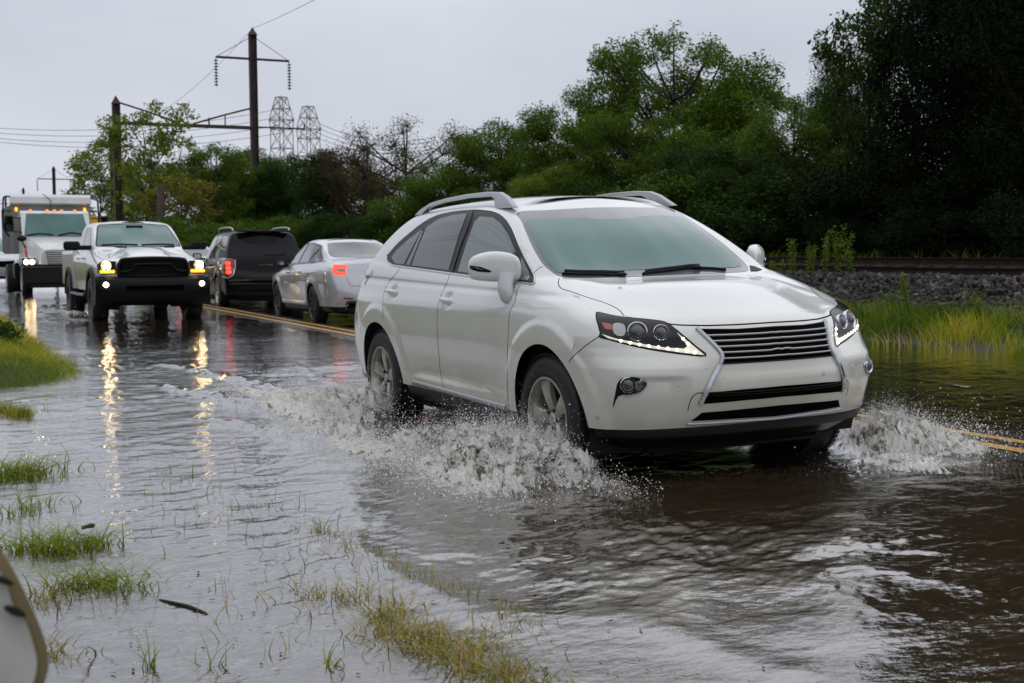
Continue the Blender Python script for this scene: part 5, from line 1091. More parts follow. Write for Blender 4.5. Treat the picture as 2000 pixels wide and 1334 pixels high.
def tree_parts(seed, H, Rx, z0, lobes, nclu, per, size, crad, leafm, barkm='bark', trunk=.16, lobe_r=.26, gaps=.0, top=.3, lean=0.0, flat=.65, twigs=120, shape='round', Ry=None):
    r_ = np.random.default_rng(seed); Ry = Ry or Rx*.9
    Lc = []
    for i in range(lobes):
        u = (i+.5)/lobes; z = z0+(H-z0)*(.12+.80*u**.8)
        prof = math.sin(math.pi*min(1, .18+.80*(1-(z-z0)/(H-z0))))**.7 if shape == 'round' else (1-(z-z0)/(H-z0))*.95+.08
        if shape == 'flat': prof = .35+.65*((z-z0)/(H-z0))**.6 if (z-z0)/(H-z0) < .8 else .75
        a = i*2.4+r_.random()*1.2; q = prof*(.55+.45*r_.random())
        Lc.append((math.cos(a)*Rx*q*.85+lean*z, math.sin(a)*Ry*q*.85, z, lobe_r*H*(.55+.65*r_.random())*(.75 if u > .8 else 1)))
    Lc.append((lean*H, 0, H-lobe_r*H*.35, lobe_r*H*.5)); Lc = np.array(Lc)
    vol = Lc[:, 3]**2; k = r_.choice(len(Lc), nclu, p=vol/vol.sum()); d = r_.normal(size=(nclu, 3)); d /= np.linalg.norm(d, axis=1)[:, None]; d[:, 2] = d[:, 2]*.8+.12
    C = Lc[k, :3]+d*(Lc[k, 3]*(.45+.62*r_.random(nclu)**.6))[:, None]*np.array([1, 1, .72])
    C += .18*crad*r_.normal(size=C.shape)
    if gaps > 0: keep = noise2(C[:, 0]*1.1+seed, C[:, 2]*1.1+C[:, 1]*.6, seed) > -1+2*gaps*.6; C = C[keep]
    C = C[C[:, 2] > z0*.6]
    lt = r_.random(len(Lc)); tt = np.clip(.5*lt[k][:len(C)] if gaps <= 0 else .5*r_.random(len(C))+.25, 0, 1)+.5*r_.random(len(C))*1.0
    V, F, t = leaf_cloud(C, crad, per, size, r_, flat, np.clip(tt, 0, 1))
    b = MB(); tp_ = np.array([[0, 0, -.3], [.04*H*r_.normal()*.3, .0, z0*.6], [lean*z0, .02*H*r_.normal(), z0*1.1], [lean*H*.6, .02*H*r_.normal(), H*.62], [lean*H*.9, 0, H*.88]]); tp_ = curve(tp_, n=4); b.tube(tp_, np.linspace(trunk, trunk*.14, len(tp_)), 8)
    tw = r_.choice(len(C), min(twigs, len(C)), replace=False) if len(C) else []
    for (x, y, z, R_) in Lc:
        zb = max(z0*.55, z-(.25+.35*r_.random())*H*.5); i = int(np.argmin(abs(tp_[:, 2]-zb))); p = tp_[i]; mid = (p+np.array([x, y, z]))/2+np.array([0, 0, -.06*H*r_.random()]); P_ = curve([p, mid, (x, y, z-R_*.2), (x*1.1, y*1.1, z+R_*.4)], n=3); b.tube(P_, np.linspace(trunk*.38, trunk*.06, len(P_)), 5, cap=False)
    for i in tw:
        j = int(np.argmin(((Lc[:, :3]-C[i])**2).sum(1))); p = Lc[j, :3]; b.tube([p-[0, 0, Lc[j, 3]*.3], (p+C[i])/2+r_.normal(size=3)*.05*H*.3, C[i]], [trunk*.10, trunk*.06, trunk*.03], 3, cap=False)
    return (V, F, t, leafm), (np.concatenate(b.V), b.F, barkm)
def tree(name, loc, label, parts, rz=0, s=1.0, cat='tree', group='trees behind the railway'):
    root = empty(name, loc, (0, 0, rz), label, cat, group); root.scale = (s, s, s)
    (V, F, t, lm), (bv, bf, bm) = parts; put_leaves('crown', V, F, t, lm, root); mk('trunk', bv, bf, bm, root, True); return root
def tree_copy(src, loc, label, rz, s, sz=None, leafm=None):
    c = src.copy(); COL.objects.link(c); c.location = loc; c.rotation_euler = (0, 0, rz); c.scale = (s, s, sz or s); c['label'] = label
    for ch in list(src.children):
        d = ch.copy(); COL.objects.link(d); d.parent = c
        if leafm and ch.name.startswith('crown'): d.data = ch.data.copy(); d.data.materials[0] = MAT[leafm]
    return c
def gz(x, y): return float(ground_z(np.array([float(x)]), np.array([float(y)]))[0])
def tloc(px, y):      # foot of a tree standing on the line y = const, on the sight line of the photograph
    k = CD[1]+CR[1]*(px-1000)/FPX; D = (y-CC[1])/k; x = CC[0]+D*(CD[0]+CR[0]*(px-1000)/FPX); return (x, y, gz(x, y)-.05), D
def hfor(py, D): return (500-py)*D/FPX+CC[2]-.5
# kinds of tree
OAK = tree_parts(11, 10.5, 4.8, .9, 40, 2100, 30, .155, .52, 'leaf_mid', 'bark_dark', .22, .125, gaps=.16)
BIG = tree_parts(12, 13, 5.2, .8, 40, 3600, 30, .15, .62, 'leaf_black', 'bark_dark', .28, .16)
LOC = tree_parts(13, 9, 4.0, 1.2, 28, 1350, 30, .15, .50, 'leaf_mid', 'bark_dark', .18, .125, gaps=.2, shape='flat')
THIN = tree_parts(14, 9.5, 3.6, 2.6, 19, 330, 18, .26, .55, 'leaf_light', 'bark', .13, .13, gaps=.42, shape='flat', twigs=200)
CON = tree_parts(15, 8.5, 2.5, .4, 30, 1300, 26, .15, .55, 'leaf_dark', 'bark_dark', .15, .17, shape='cone')
BARE = tree_parts(16, 8.5, 4.0, 1.0, 26, 1000, 11, .12, .50, 'leaf_brown', 'bark_dark', .16, .15, gaps=.25, twigs=800, flat=.9)
BUSH = tree_parts(17, 3.6, 2.6, .1, 16, 800, 26, .13, .42, 'leaf_mid', 'bark_dark', .07, .28)
first = {}
def grow(kind, parts, px, y, top, label, leafm=None, wide=1.0, H0=1.0, rz=None):
    loc, D = tloc(px, y); H = {'oak_tree': 10.5, 'dense_tree': 13, 'broadleaf_tree': 9, 'young_tree': 9.5, 'conifer_tree': 8.5, 'bare_tree': 8.5, 'bush': 3.6}[kind]; sz = max(.3, hfor(top, D)/H); s = sz*wide; rz = random.random()*6.28 if rz is None else rz
    grp = {'oak_tree': 'tall oaks of the tree line', 'dense_tree': 'dense dark trees at the right', 'broadleaf_tree': 'broadleaf trees behind the railway', 'young_tree': 'young light green trees', 'conifer_tree': 'dark pointed trees', 'bare_tree': 'thin brown trees', 'bush': 'bushes along the railway'}[kind]
    if kind not in first: r = tree(kind, loc, label, parts, rz, s, 'bush' if kind == 'bush' else 'tree', grp); r.scale = (s, s, sz); first[kind] = r; base_m[kind] = parts[0][3]
    else: r = tree_copy(first[kind], loc, label, rz, s, sz, None if leafm in (None, base_m[kind]) else leafm)
    if r is first[kind] and leafm and leafm != parts[0][3]:
        for ch in r.children:
            if ch.name.startswith('crown'): ch.data.materials[0] = MAT[leafm]; base_m[kind] = leafm
    return r
base_m = {}
for a in [
 ('young_tree', THIN, 305, 8.2, 192, 'slender light green tree with visible branches in front of the left steel mast', 'leaf_light', .80),
 ('young_tree', THIN, 205, 9.5, 275, 'shorter light green tree behind the roof of the pickup, left of the left steel mast', 'leaf_light', 1.05),
 ('young_tree', THIN, 362, 9.0, 330, 'low yellow green tree leaning out right of the slender light green tree', 'leaf_yellow', 1.3),
 ('oak_tree', OAK, 300, 22, 330, 'rounded dark green tree far behind the slender light green tree', 'leaf_mid', 1.3),
 ('broadleaf_tree', LOC, 432, 11.5, 290, 'flat topped green tree just left of the tall steel mast', 'leaf_mid', 1.0),
 ('broadleaf_tree', LOC, 508, 16, 308, 'green tree right behind the tall steel mast', 'leaf_mid', 1.1),
 ('oak_tree', OAK, 575, 17, 322, 'bushy green tree below the left lattice tower', 'leaf_dark', 1.0),
 ('conifer_tree', CON, 640, 16, 318, 'dark pointed tree below the right lattice tower', 'leaf_dark', 1.1),
 ('conifer_tree', CON, 540, 14.5, 350, 'dark pointed tree above the roof of the black SUV', 'leaf_dark', 1.4),
 ('broadleaf_tree', LOC, 700, 21, 330, 'pale green tree above the silver saloon', 'leaf_light', 1.2),
 ('bare_tree', BARE, 800, 19, 238, 'brownish thin leaved tree with bare twigs on top, above the rear of the crossover', 'leaf_brown', 1.15),
 ('bare_tree', BARE, 722, 17.5, 292, 'small brown twiggy tree left of the taller brownish one', 'leaf_brown', 1.0),
 ('bare_tree', BARE, 880, 18.5, 290, 'half green twiggy tree right of the taller brownish one', 'leaf_mid', 1.2),
 ('broadleaf_tree', LOC, 975, 19.5, 246, 'spreading green tree above the near roof rail of the crossover', 'leaf_mid', 1.05),
 ('broadleaf_tree', LOC, 1055, 23, 290, 'lower green tree in the dip of the tree line above the sunroof', 'leaf_mid', 1.3),
 ('oak_tree', OAK, 1152, 21, 176, 'green round topped tree left of the tallest oak', 'leaf_mid', .85),
 ('oak_tree', OAK, 1315, 23, 72, 'tallest oak, its loose crown standing against the sky above the windscreen', 'leaf_mid', .92),
 ('oak_tree', OAK, 1432, 25, 165, 'oak with a loose top just right of the tallest one', 'leaf_mid', .72),
 ('oak_tree', OAK, 1230, 20, 225, 'lower green oak at the left foot of the tallest one', 'leaf_mid', 1.1),
 ('broadleaf_tree', LOC, 1390, 18.5, 290, 'dark tree with leaning limbs above the far mirror of the crossover', 'leaf_dark', 1.5),
 ('oak_tree', OAK, 1548, 20, 200, 'dark green oak between the loose topped oaks and the dense dark wood', 'leaf_mid', .95),
 ('dense_tree', BIG, 1668, 21.5, 105, 'very dark tree at the left edge of the dense wood', 'leaf_dark', .60),
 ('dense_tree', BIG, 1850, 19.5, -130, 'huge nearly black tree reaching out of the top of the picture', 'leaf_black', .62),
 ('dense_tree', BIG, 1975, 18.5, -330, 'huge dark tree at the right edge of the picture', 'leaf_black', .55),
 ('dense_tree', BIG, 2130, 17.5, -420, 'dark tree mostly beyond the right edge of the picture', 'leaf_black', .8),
 ('young_tree', THIN, 1690, 17.6, 5, 'slender tree with open branches hanging left from the dark wood against the sky', 'leaf_dark', .62),
 ('oak_tree', OAK, 1095, 18.0, 330, 'low rounded tree in front of the green round topped tree', 'leaf_light', 1.25),
 ('broadleaf_tree', LOC, 880, 17.2, 345, 'low spreading tree in front of the half green twiggy one', 'leaf_mid', 1.5),
 ('oak_tree', OAK, 1490, 18.2, 300, 'middle sized dark tree in front of the oaks, left of the black wood', 'leaf_dark', 1.1),
 ('conifer_tree', CON, 445, 13, 345, 'dark pointed tree left of the foot of the tallest mast', 'leaf_dark', 1.3),
 ]: grow(*a)
bl = ['dark bush', 'leafy bush', 'rounded bush', 'straggly bush', 'low bush', 'broad bush']
for i, (px, y, top) in enumerate([(330, 7.6, 410), (385, 8.5, 446), (470, 11, 432), (570, 12.5, 445), (660, 14.5, 440), (745, 15.5, 452), (830, 17, 400), (920, 16.3, 440), (1010, 18, 372), (1100, 16.5, 425), (1190, 18.6, 355), (1285, 16.6, 425), (1375, 18.6, 350), (1460, 16.5, 440), (1550, 18.6, 345), (1640, 16.4, 445), (1735, 18.5, 320), (1840, 16.4, 430), (1950, 18.3, 330), (2060, 16.2, 400)]):
    place = ['right of the slender light green tree', 'behind the pickup mirror', 'left of the tall mast foot', 'above the black SUV', 'above the saloon roof', 'above the saloon boot', 'behind the spoiler of the crossover', 'under the first spreading tree', 'behind the near roof rail', 'behind the sunroof', 'behind the middle of the windscreen top', 'behind the far roof rail', 'under the tallest oak', 'behind the far mirror', 'at the first trackside weeds', 'behind the tall trackside weeds', 'at the left of the black wood', 'under the huge black tree', 'at the right of the black wood', 'at the right edge'][i]
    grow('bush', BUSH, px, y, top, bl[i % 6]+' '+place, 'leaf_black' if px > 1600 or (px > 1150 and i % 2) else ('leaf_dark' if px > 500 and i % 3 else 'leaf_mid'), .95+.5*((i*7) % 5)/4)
# deep wood behind, too thick to count
r_ = np.random.default_rng(5); n = 2600; x = r_.uniform(-120, 14, n); y = 24+r_.random(n)*12+np.maximum(0, -x-40)*.1; z = r_.random(n)**.8*(2.6+1.8*noise2(x*.16, y*.1, 3))+.3
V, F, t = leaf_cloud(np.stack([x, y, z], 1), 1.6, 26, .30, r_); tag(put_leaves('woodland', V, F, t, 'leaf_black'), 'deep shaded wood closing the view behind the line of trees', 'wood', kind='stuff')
n = 2600; x = r_.uniform(-50, 60, n); y = -24-r_.random(n)*8; z = r_.random(n)**.8*8+.3; V, F, t = leaf_cloud(np.stack([x, y, z], 1), 2.4, 20, .6, r_); tag(put_leaves('woodland', V, F, t, 'leaf_mid'), 'unseen belt of trees added on the camera side of the road to darken reflections', 'wood', kind='stuff')  # out-of-view tree belt, added to darken what the car sides reflect
# ------------------------------------------------------------------ grass and weeds
def blades(P, hgt, wid, lean, r_, m, name='grass', parent=None, seg=4, tint=None, bias=(0, 0)):
    n = len(P); h = hgt*(.45+.75*r_.random(n)); a = r_.random(n)*6.283; w = wid*(.6+.8*r_.random(n)); ln = lean*(.3+r_.random(n)); b_ = r_.random(n)*6.283
    dx = np.stack([np.cos(a)*ln+bias[0], np.sin(a)*ln+bias[1]], 1); sx = np.stack([np.cos(b_), np.sin(b_)], 1); V = np.zeros((n, seg+1, 2, 3))
    for k in range(seg+1):
        u = k/seg; c = P[:, :2]+dx*(u**1.7)[..., None] if isinstance(u, np.ndarray) else P[:, :2]+dx*(h*u**1.8)[:, None]; zz = P[:, 2]+h*(u-.35*np.minimum(1.2, ln)*u**2.2); ww = (w*(1-u**1.5)+.0004)[:, None]*sx*.5
        V[:, k, 0, :2] = c-ww; V[:, k, 1, :2] = c+ww; V[:, k, 0, 2] = zz; V[:, k, 1, 2] = zz
    idx = np.arange(n)[:, None]*(2*(seg+1)); F = np.concatenate([np.stack([idx[:, 0]+2*k, idx[:, 0]+2*k+1, idx[:, 0]+2*k+3, idx[:, 0]+2*k+2], 1) for k in range(seg)])
    t = np.clip((r_.random(n) if tint is None else tint+.3*(r_.random(n)-.5)), 0, 1); return put_leaves(name, V.reshape(-1, 3), F, np.repeat(t, 2*(seg+1)), m, parent)
def gzv(x, y): return ground_z(x, y)
def scatter(n, x0, x1, y0, y1, zmin, r_):
    x = r_.uniform(x0, x1, n); y = r_.uniform(y0, y1, n); z = gzv(x, y); k = z > zmin+rise(x); return np.stack([x[k], y[k], z[k]], 1)
r_ = np.random.default_rng(21)
P = scatter(70000, -22, -2.6, -5.6, -1.9, .012, r_); P = P[r_.random(len(P)) < np.clip(1.3+P[:, 0]*.02, .3, 1)]
tag(blades(P, .15, .006, 1.1, r_, 'grass_green', tint=.58+.35*fbm(P[:, 0]*1.3, P[:, 1]*1.3, 3, 4)), 'green and yellow grass of the near verge at the left edge', 'grass', kind='stuff')
P = scatter(16000, -80, -20, -14, -2.1, .03, r_); tag(blades(P, .35, .03, .6, r_, 'grass_green', seg=2), 'rough grass of the verge further down the road', 'grass', kind='stuff')
P = scatter(42000, -34, 6, 7.0, 9.7, .03, r_); dn = fbm(P[:, 0]*.8, P[:, 1]*.8, 3, 12); P = P[(r_.random(len(P)) < .85+1.0*dn-.35*np.clip(P[:, 1]-8.6, 0, 2))]
tag(blades(P, .36, .012, .6, r_, 'grass_green', tint=np.clip(.34+.55*fbm(P[:, 0]*.9, P[:, 1]*.9, 3, 33)+.22*(7.6-P[:, 1]), 0, 1)), 'tall green and straw grass at the water edge below the railway', 'grass', kind='stuff')
P = scatter(7000, -60, 8, 14.8, 17, .2, r_); tag(blades(P, .5, .03, .5, r_, 'grass_green', seg=3, tint=.2*np.ones(len(P))), 'shaded grass under the trees beyond the rails', 'grass', kind='stuff')
def row(pts, n, sp, hgt, wid, lean, m, name, tint=None, bias=(0, 0), one=False):
    c = densify([wpt(*q)[:2] for q in pts], .02, False); k = r_.integers(0, len(c), n); xy = c[k]+r_.normal(size=(n, 2))*sp*(.3+1.1*r_.random((n, 1))); cl = noise2(xy[:, 0]*7, xy[:, 1]*7, 9) > -.45+.6*r_.random(n); xy = xy if one else xy[cl]; return blades(np.column_stack([xy, np.full(len(xy), .055)]), hgt, wid, lean, r_, m, name, tint=tint, bias=bias)
tag(row([(630, 1165), (760, 1215), (860, 1262), (960, 1305), (1030, 1340)], 1900, .10, .10, .0040, 1.6, 'grass_straw', 'grass', bias=(-.25, -.1)), 'drowned yellow grass lying in the water at the bottom centre', 'grass', kind='stuff')
tag(row([(520, 985), (620, 1035), (700, 1075), (820, 1130), (930, 1180), (1050, 1240)], 620, .055, .085, .0036, 1.0, 'grass_straw', 'grass'), 'thin line of straw blades poking out of the water along the road edge', 'grass', kind='stuff')
tag(row([(250, 900), (420, 980), (560, 1080), (620, 1250), (400, 1300), (220, 1330)], 260, .30, .10, .0034, .7, 'grass_green', 'grass'), 'single blades scattered over the flooded verge', 'grass', kind='stuff')
tag(row([(-10, 800), (40, 815), (60, 800)], 700, .06, .12, .005, .8, 'grass_green', 'grass'), 'thin grass standing in the water just below the left verge', 'grass', kind='stuff')
def tuft(pts, n, sp, h, lean, label, m='grass_green', wid=.0052):
    o = row(pts, int(n*.85), sp*1.5, h*1.15, wid, lean*1.35, m, 'grass_tuft', one=True, tint=.42 if m == 'grass_green' else None); return tag(o, label, 'grass tuft', 'grass tufts standing in the flood water')
tuft([(-20, 935), (30, 930), (85, 925)], 520, .065, .15, 1.4, 'thick green tuft in the water at the left edge, below the verge')
tuft([(0, 1010), (40, 1000), (90, 985)], 120, .05, .11, 1.0, 'sparse dark blades between the thick left tuft and the middle tufts')
tuft([(20, 1075), (80, 1070), (130, 1075), (200, 1060)], 480, .042, .13, 1.3, 'long green tuft with a dark twig lying in it, above the guardrail end')
tuft([(120, 1150), (180, 1140), (250, 1150)], 330, .035, .12, 1.5, 'green tuft with one brown bent blade, lower of the two wide ones')
tuft([(60, 1160), (90, 1190)], 60, .03, .10, 1.0, 'small brown green tuft beside the guardrail end', 'grass_straw')
tuft([(292, 1300), (298, 1305)], 16, .008, .15, .5, 'upright lone green shoot with a bent tip')
tuft([(405, 1300), (415, 1305)], 14, .012, .12, .8, 'lone bent shoot right of the upright one')
tuft([(130, 1290), (100, 1270)], 46, .035, .10, 1.1, 'few thin brown blades beside the lower end of the guardrail', 'grass_straw')
tuft([(640, 1300), (655, 1305)], 14, .012, .10, .8, 'lone blade left of the drowned yellow grass')
# dark stick and floating leaf
n = 420; qx = r_.uniform(0, 1500, n); qy = r_.uniform(760, 1330, n); P = np.array([wpt(a, b_) for a, b_ in zip(qx, qy)]); k = (abs(P[:, 1]+.2) > 1.0) | (P[:, 0] > 4) | (P[:, 0] < -1); P = P[k]; P[:, 2] = water(P[:, 0], P[:, 1])[0]+.002
V, F, t = leaf_cloud(P, .01, 1, .022, r_, .05); V[:, 2] = np.repeat(P[:, 2], 4)+.003+.10*(V[:, 2]-np.repeat(P[:, 2], 4)); tag(put_leaves('debris', V, F, t, 'leaf_brown'), 'bits of dead leaf and straw floating on the flood water', 'debris', kind='stuff')
def stick(a, b_, r, label, m='bark_dark', h=.0):
    A, B_ = wpt(*a), wpt(*b_); mb = MB(); mb.tube(curve([A+[0, 0, h], (A+B_)/2+[.01, .01, h+.006], B_+[0, 0, h]], n=5), [r*.8]*5+[r]*5+[r*.6], 7); o = mb.build('stick', m); tag(o, label, 'stick', 'sticks in the water')
stick((312, 1172), (405, 1200), .006, 'long dark stick floating below the green tufts'); stick((160, 1045), (182, 1040), .011, 'short thick dark twig caught in the long green tuft', h=.03)
# weeds by the rails
rr = np.random.default_rng(31); q = wpt(5, 690); C_ = np.column_stack([rr.normal(size=(60, 2))*[.16, .12]+q[:2], .16+.28*rr.random(60)]); V, F, t = leaf_cloud(C_-[q[0], q[1], 0], .12, 16, .06, rr); bo = empty('weed', (q[0], q[1], 0), (0, 0, 0), 'dark green broad leaved weed in the left verge at the picture edge', 'weed'); put_leaves('foliage', V, F, t*.4, 'leaf_mid', bo); b = MB()
for i in range(5): b.tube([(0, 0, .05), (rr.normal()*.08, rr.normal()*.08, .25), (rr.normal()*.14, rr.normal()*.12, .42)], [.006, .005, .003], 4)
b.build('stem', 'bark', bo)
def weed(px, y, h, label, i):
    (x, y_, z_), D = tloc(px, y); root = empty('weed', (x, y_, z_), (0, 0, 0), label, 'weed', 'weeds growing beside the rails'); rr = np.random.default_rng(100+i); b = MB(); C = []
    for s_ in range(3):
        a = rr.random()*6.28; tp_ = np.array([math.cos(a)*.12*rr.random()*2, math.sin(a)*.12, h*(.7+.3*rr.random())]); b.tube([(0, 0, 0), tp_*.5+[0, 0, .03], tp_], [.008, .006, .003], 4)
        for u in np.linspace(.2, 1, 12): C.append(tp_*u)
    b.build('stem', 'bark', root); V, F, t = leaf_cloud(np.array(C), .075, 9, .05, rr, 1.0); put_leaves('foliage', V, F, t, 'leaf_light', root)
for i, (px, y, h) in enumerate([(1512, 11.0, .35), (1548, 10.9, .75), (1578, 10.9, .65), (1608, 11.2, .95), (1635, 11.2, 1.0), (1660, 11.1, .9), (1740, 9.6, .5), (1775, 9.5, .8), (1905, 9.4, .6)]):
    weed(px, y, h, ['small weed', 'bushy bright weed', 'bushy weed', 'tall thin weed', 'tallest thin weed', 'tall drooping weed', 'yellowish weed', 'slim upright weed', 'weed'][i]+' '+['nearest the far mirror of the crossover', 'second from the far mirror', 'third from the far mirror', 'in front of the far rail, left of three', 'in front of the far rail, middle of three', 'in front of the far rail, right of three', 'on the foot of the gravel bank', 'rising out of the verge grass against the gravel', 'on the gravel near the right edge'][i], i)
# ------------------------------------------------------------------ railway
rr = np.random.default_rng(9); Vi, Fi = ICO[1]
def stones(n, x0, x1, y0, y1, smin, smax):
    x = rr.uniform(x0, x1, n); y = rr.uniform(y0, y1, n); z = ground_z(x, y); s = rr.uniform(smin, smax, n); D = 1+.35*rr.normal(size=(n, len(Vi))); S = rr.uniform(.6, 1.2, (n, 1, 3)); V = Vi[None]*D[..., None]*S*s[:, None, None]+np.stack([x, y, z+s*.35], 1)[:, None]
    return V.reshape(-1, 3), (np.array(Fi)[None]+(np.arange(n)*len(Vi))[:, None, None]).reshape(-1, 3)
m = mat('gravel', (.07, .066, .062), .85); b = m.node_tree.nodes['Principled BSDF']; gi = nd(m, 'ShaderNodeNewGeometry'); cr = nd(m, 'ShaderNodeValToRGB'); cr.color_ramp.elements[0].color = (.022, .019, .018, 1); cr.color_ramp.elements[1].color = (.16, .14, .13, 1); k_ = cr.color_ramp.elements.new(.7); k_.color = (.045, .039, .036, 1); m.node_tree.links.new(gi.outputs['Random Per Island'], cr.inputs[0]); m.node_tree.links.new(cr.outputs[0], b.inputs['Base Color'])
V, F = stones(17000, -26, 7, 9.0, 11.75, .022, .055); V2, F2 = stones(5000, -60, 7, 11.5, 14.8, .03, .06)
tag(mk('ballast', np.concatenate([V, V2]), np.concatenate([F, F2+len(V)]), 'gravel', None, False), 'grey crushed stone of the railway bank', 'gravel', kind='stuff')
mat('rust_rail', (.020, .011, .008), .8, spec=.2, noise=(8, (.038, .020, .014), .4, .7)); mat('rail_top', (.11, .095, .088), .45, .5); mat('sleeper_wood', (.016, .012, .010), .85, noise=(5, (.055, .042, .033), .4, .7, .3))
trk = empty('railway_track', (0, 12.7, 0), (0, 0, 0), 'rusty railway track on the gravel bank behind the flooded road', 'railway track')
def tz(x): return .84+float(rise(np.array(x)))
for yy, zt in ((-.72, 1.01), (.78, 1.16)):
    b = MB(); t_ = MB(); xs_ = np.linspace(-140, 16, 60); pr = [(-.07, 0), (-.065, .012), (-.012, .03), (-.010, .12), (-.034, .128), (-.036, .155), (.036, .155), (.034, .128), (.010, .12), (.012, .03), (.065, .012), (.07, 0)]
    Vr = [(x, yy+p, zt-.155+q+float(rise(np.array(x)))) for x in xs_ for p, q in pr]; b.add(Vr, [(i*12+k, i*12+k+1, (i+1)*12+k+1, (i+1)*12+k) for i in range(59) for k in range(11)]); ro = b.build('rail', 'rust_rail', trk, False)
    Vt = [(x, yy+s_, zt+.002+float(rise(np.array(x)))) for x in xs_ for s_ in (-.026, .026)]; mk('rail_head', Vt, [(2*i, 2*i+2, 2*i+3, 2*i+1) for i in range(59)], 'rail_top', ro)
for i in range(92):
    x = 9-i*.56; b = MB(); r0 = float(rise(np.array(x))); V_ = []; b.box(x-.11, x+.11, -1.3, 1.3, .70+r0, .86+r0, .01); q = b.V[0]; q[:, 2] += .105*(q[:, 1]+.72)/1.5+.005*rr.normal(); b.build('sleeper', 'sleeper_wood', trk, False)
# ------------------------------------------------------------------ catenary masts, gantry, wires, towers, sign
mat('mast_rust', (.040, .022, .018), .75, noise=(3, (.07, .045, .035), .4, .7, .2)); mat('insulator', (.03, .022, .02), .3); mat('tower_steel', (.16, .155, .155), .6); mat('wire', (.05, .05, .052), .6)
def hbeam(b, p, q, w, d_, t=.04):
    b.box(p[0]-w/2, p[0]+w/2, p[1]-d_/2, p[1]-d_/2+t, p[2], q[2]); b.box(p[0]-w/2, p[0]+w/2, p[1]+d_/2-t, p[1]+d_/2, p[2], q[2]); b.box(p[0]-t/2, p[0]+t/2, p[1]-d_/2+t, p[1]+d_/2-t, p[2], q[2]+.0)
def ins(b, p, L, n=9, r=.13):
    for i in range(n):
        z = p[2]-L*(i+.5)/n; b.lathe([(.02, z+.06), (r, z-.01), (r, z-.03), (.02, z-.05)], 8, M=np.array([[1, 0, 0, p[0]], [0, 1, 0, p[1]], [0, 0, 1, 0], [0, 0, 0, 1]]), axis='z')
def mast(x, y, H, label, arms=True, w=.42, arm=3.1, armz=1.5, cat='mast'):
    root = empty('steel_mast', (x, y, 0), (0, 0, 0), label, cat, 'rusty steel masts along the railway'); b = MB(); hbeam(b, (0, 0, .2), (0, 0, H), w, w); b.build('mast_shaft', 'mast_rust', root, False)
    b = MB(); b.add([(-w*.6, -w*.6, H), (w*.6, -w*.6, H), (w*.6, w*.6, H), (-w*.6, w*.6, H), (0, 0, H+.5)], [(0, 1, 4), (1, 2, 4), (2, 3, 4), (3, 0, 4), (3, 2, 1, 0)]); b.build('mast_cap', 'mast_rust', root, False)
    if arms:
        b = MB(); b.tube([(0, -arm, H-armz), (0, arm, H-armz)], .075, 6); b.build('crossarm', 'mast_rust', root)
        for s_ in (-1, 1):
            b = MB(); b.tube([(0, s_*.1, H-.1), (0, s_*arm, H-armz)], .018, 4); b.build('stay_wire', 'wire', root); b = MB(); b.tube([(0, s_*arm, H-armz), (0, s_*arm, H-armz-1.75)], .025, 5); ins(b, (0, s_*arm, H-armz-.12), 1.6); b.build('insulator_string', 'insulator', root)
    return root
def poleloc(px, y): return tloc(px, y)
(xa, ya, _z), Da = poleloc(505, 15.0); HA = (503-62)*Da/FPX+CC[2]-.5
armpx = (105-60)*Da/FPX
mA = mast(xa, ya, HA, 'tallest rusty steel mast with a crossarm, holding the right end of the gantry beam', True, .42, 64*Da/FPX/.90, armpx)
kk = CD[0]+CR[0]*(239-1000)/FPX; DB = (xa-CC[0])/kk; yb = CC[1]+DB*(CD[1]+CR[1]*(239-1000)/FPX); HB_ = (503-190)*DB/FPX+CC[2]-.5
mB = mast(xa, yb, HB_, 'rusty steel mast without crossarm, behind the slender light green tree', False)
zb_ = (503-249)*(Da+DB)/2/FPX+CC[2]
gan = empty('gantry_beam', (xa, (ya+yb)/2, zb_), (0, 0, 0), 'horizontal steel beam with shallow truss bars spanning between the two masts', 'gantry'); hw_ = (ya-yb)/2-.24; b = MB(); b.box(-.09, .09, -hw_, hw_, -.10, .10); b.build('beam', 'mast_rust', gan, False)
for s_ in (-1, 1):
    b = MB(); b.tube([(0, s_*hw_, 1.15), (0, s_*hw_*.60, .72), (0, s_*hw_*.10, .12)], .055, 5); b.tube([(0, s_*hw_*.60, .1), (0, s_*hw_*.60, .72)], .04, 5); b.build('truss_bar', 'mast_rust', gan)
b = MB(); b.tube([(0, 0, 0), (0, 0, .5)], .03, 5); b.tube([(0, -2.9, 0), (0, 2.9, 0)], .05, 5); b.tube([(0, -2.9, 0), (0, -2.9, .45)], .05, 5); b.tube([(0, 2.9, 0), (0, 2.9, .3)], .05, 5)
br = b.build('bracket', 'mast_rust', mA); br.location = (0, .2, (503-243)*Da/FPX+CC[2]-.3)
prev = (xa, ya, HA)
pts_line = [(xa, ya, HA)]
for px, top, lab in ((228, 248, 'second mast of the row, its crossarm just left of the one carrying the gantry'), (115, 322, 'third mast of the row, standing clear above the dump truck'), (55, 363, 'fourth mast of the row, small, above the left of the dump truck'), (20, 378, 'farthest mast of the row, at the left edge')):
    (x, y, _), D = poleloc(px, 15.0+(.6 if px < 100 else 0)); H = (501-top)*D/FPX+CC[2]-.5; mast(x, y, H, lab, True, .42, 64*Da/FPX/.90, armpx); pts_line.append((x, y, H))
def wire(name, P0, P1, sag, label, r=.02, grp='overhead wires'):
    P0, P1 = np.array(P0), np.array(P1); t = np.linspace(0, 1, 24)[:, None]; P = P0*(1-t)+P1*t; P[:, 2] -= sag*4*(t*(1-t))[:, 0]; b = MB(); b.tube(P, r, 4, cap=False); tag(b.build(name, 'wire'), label, 'wire', grp)
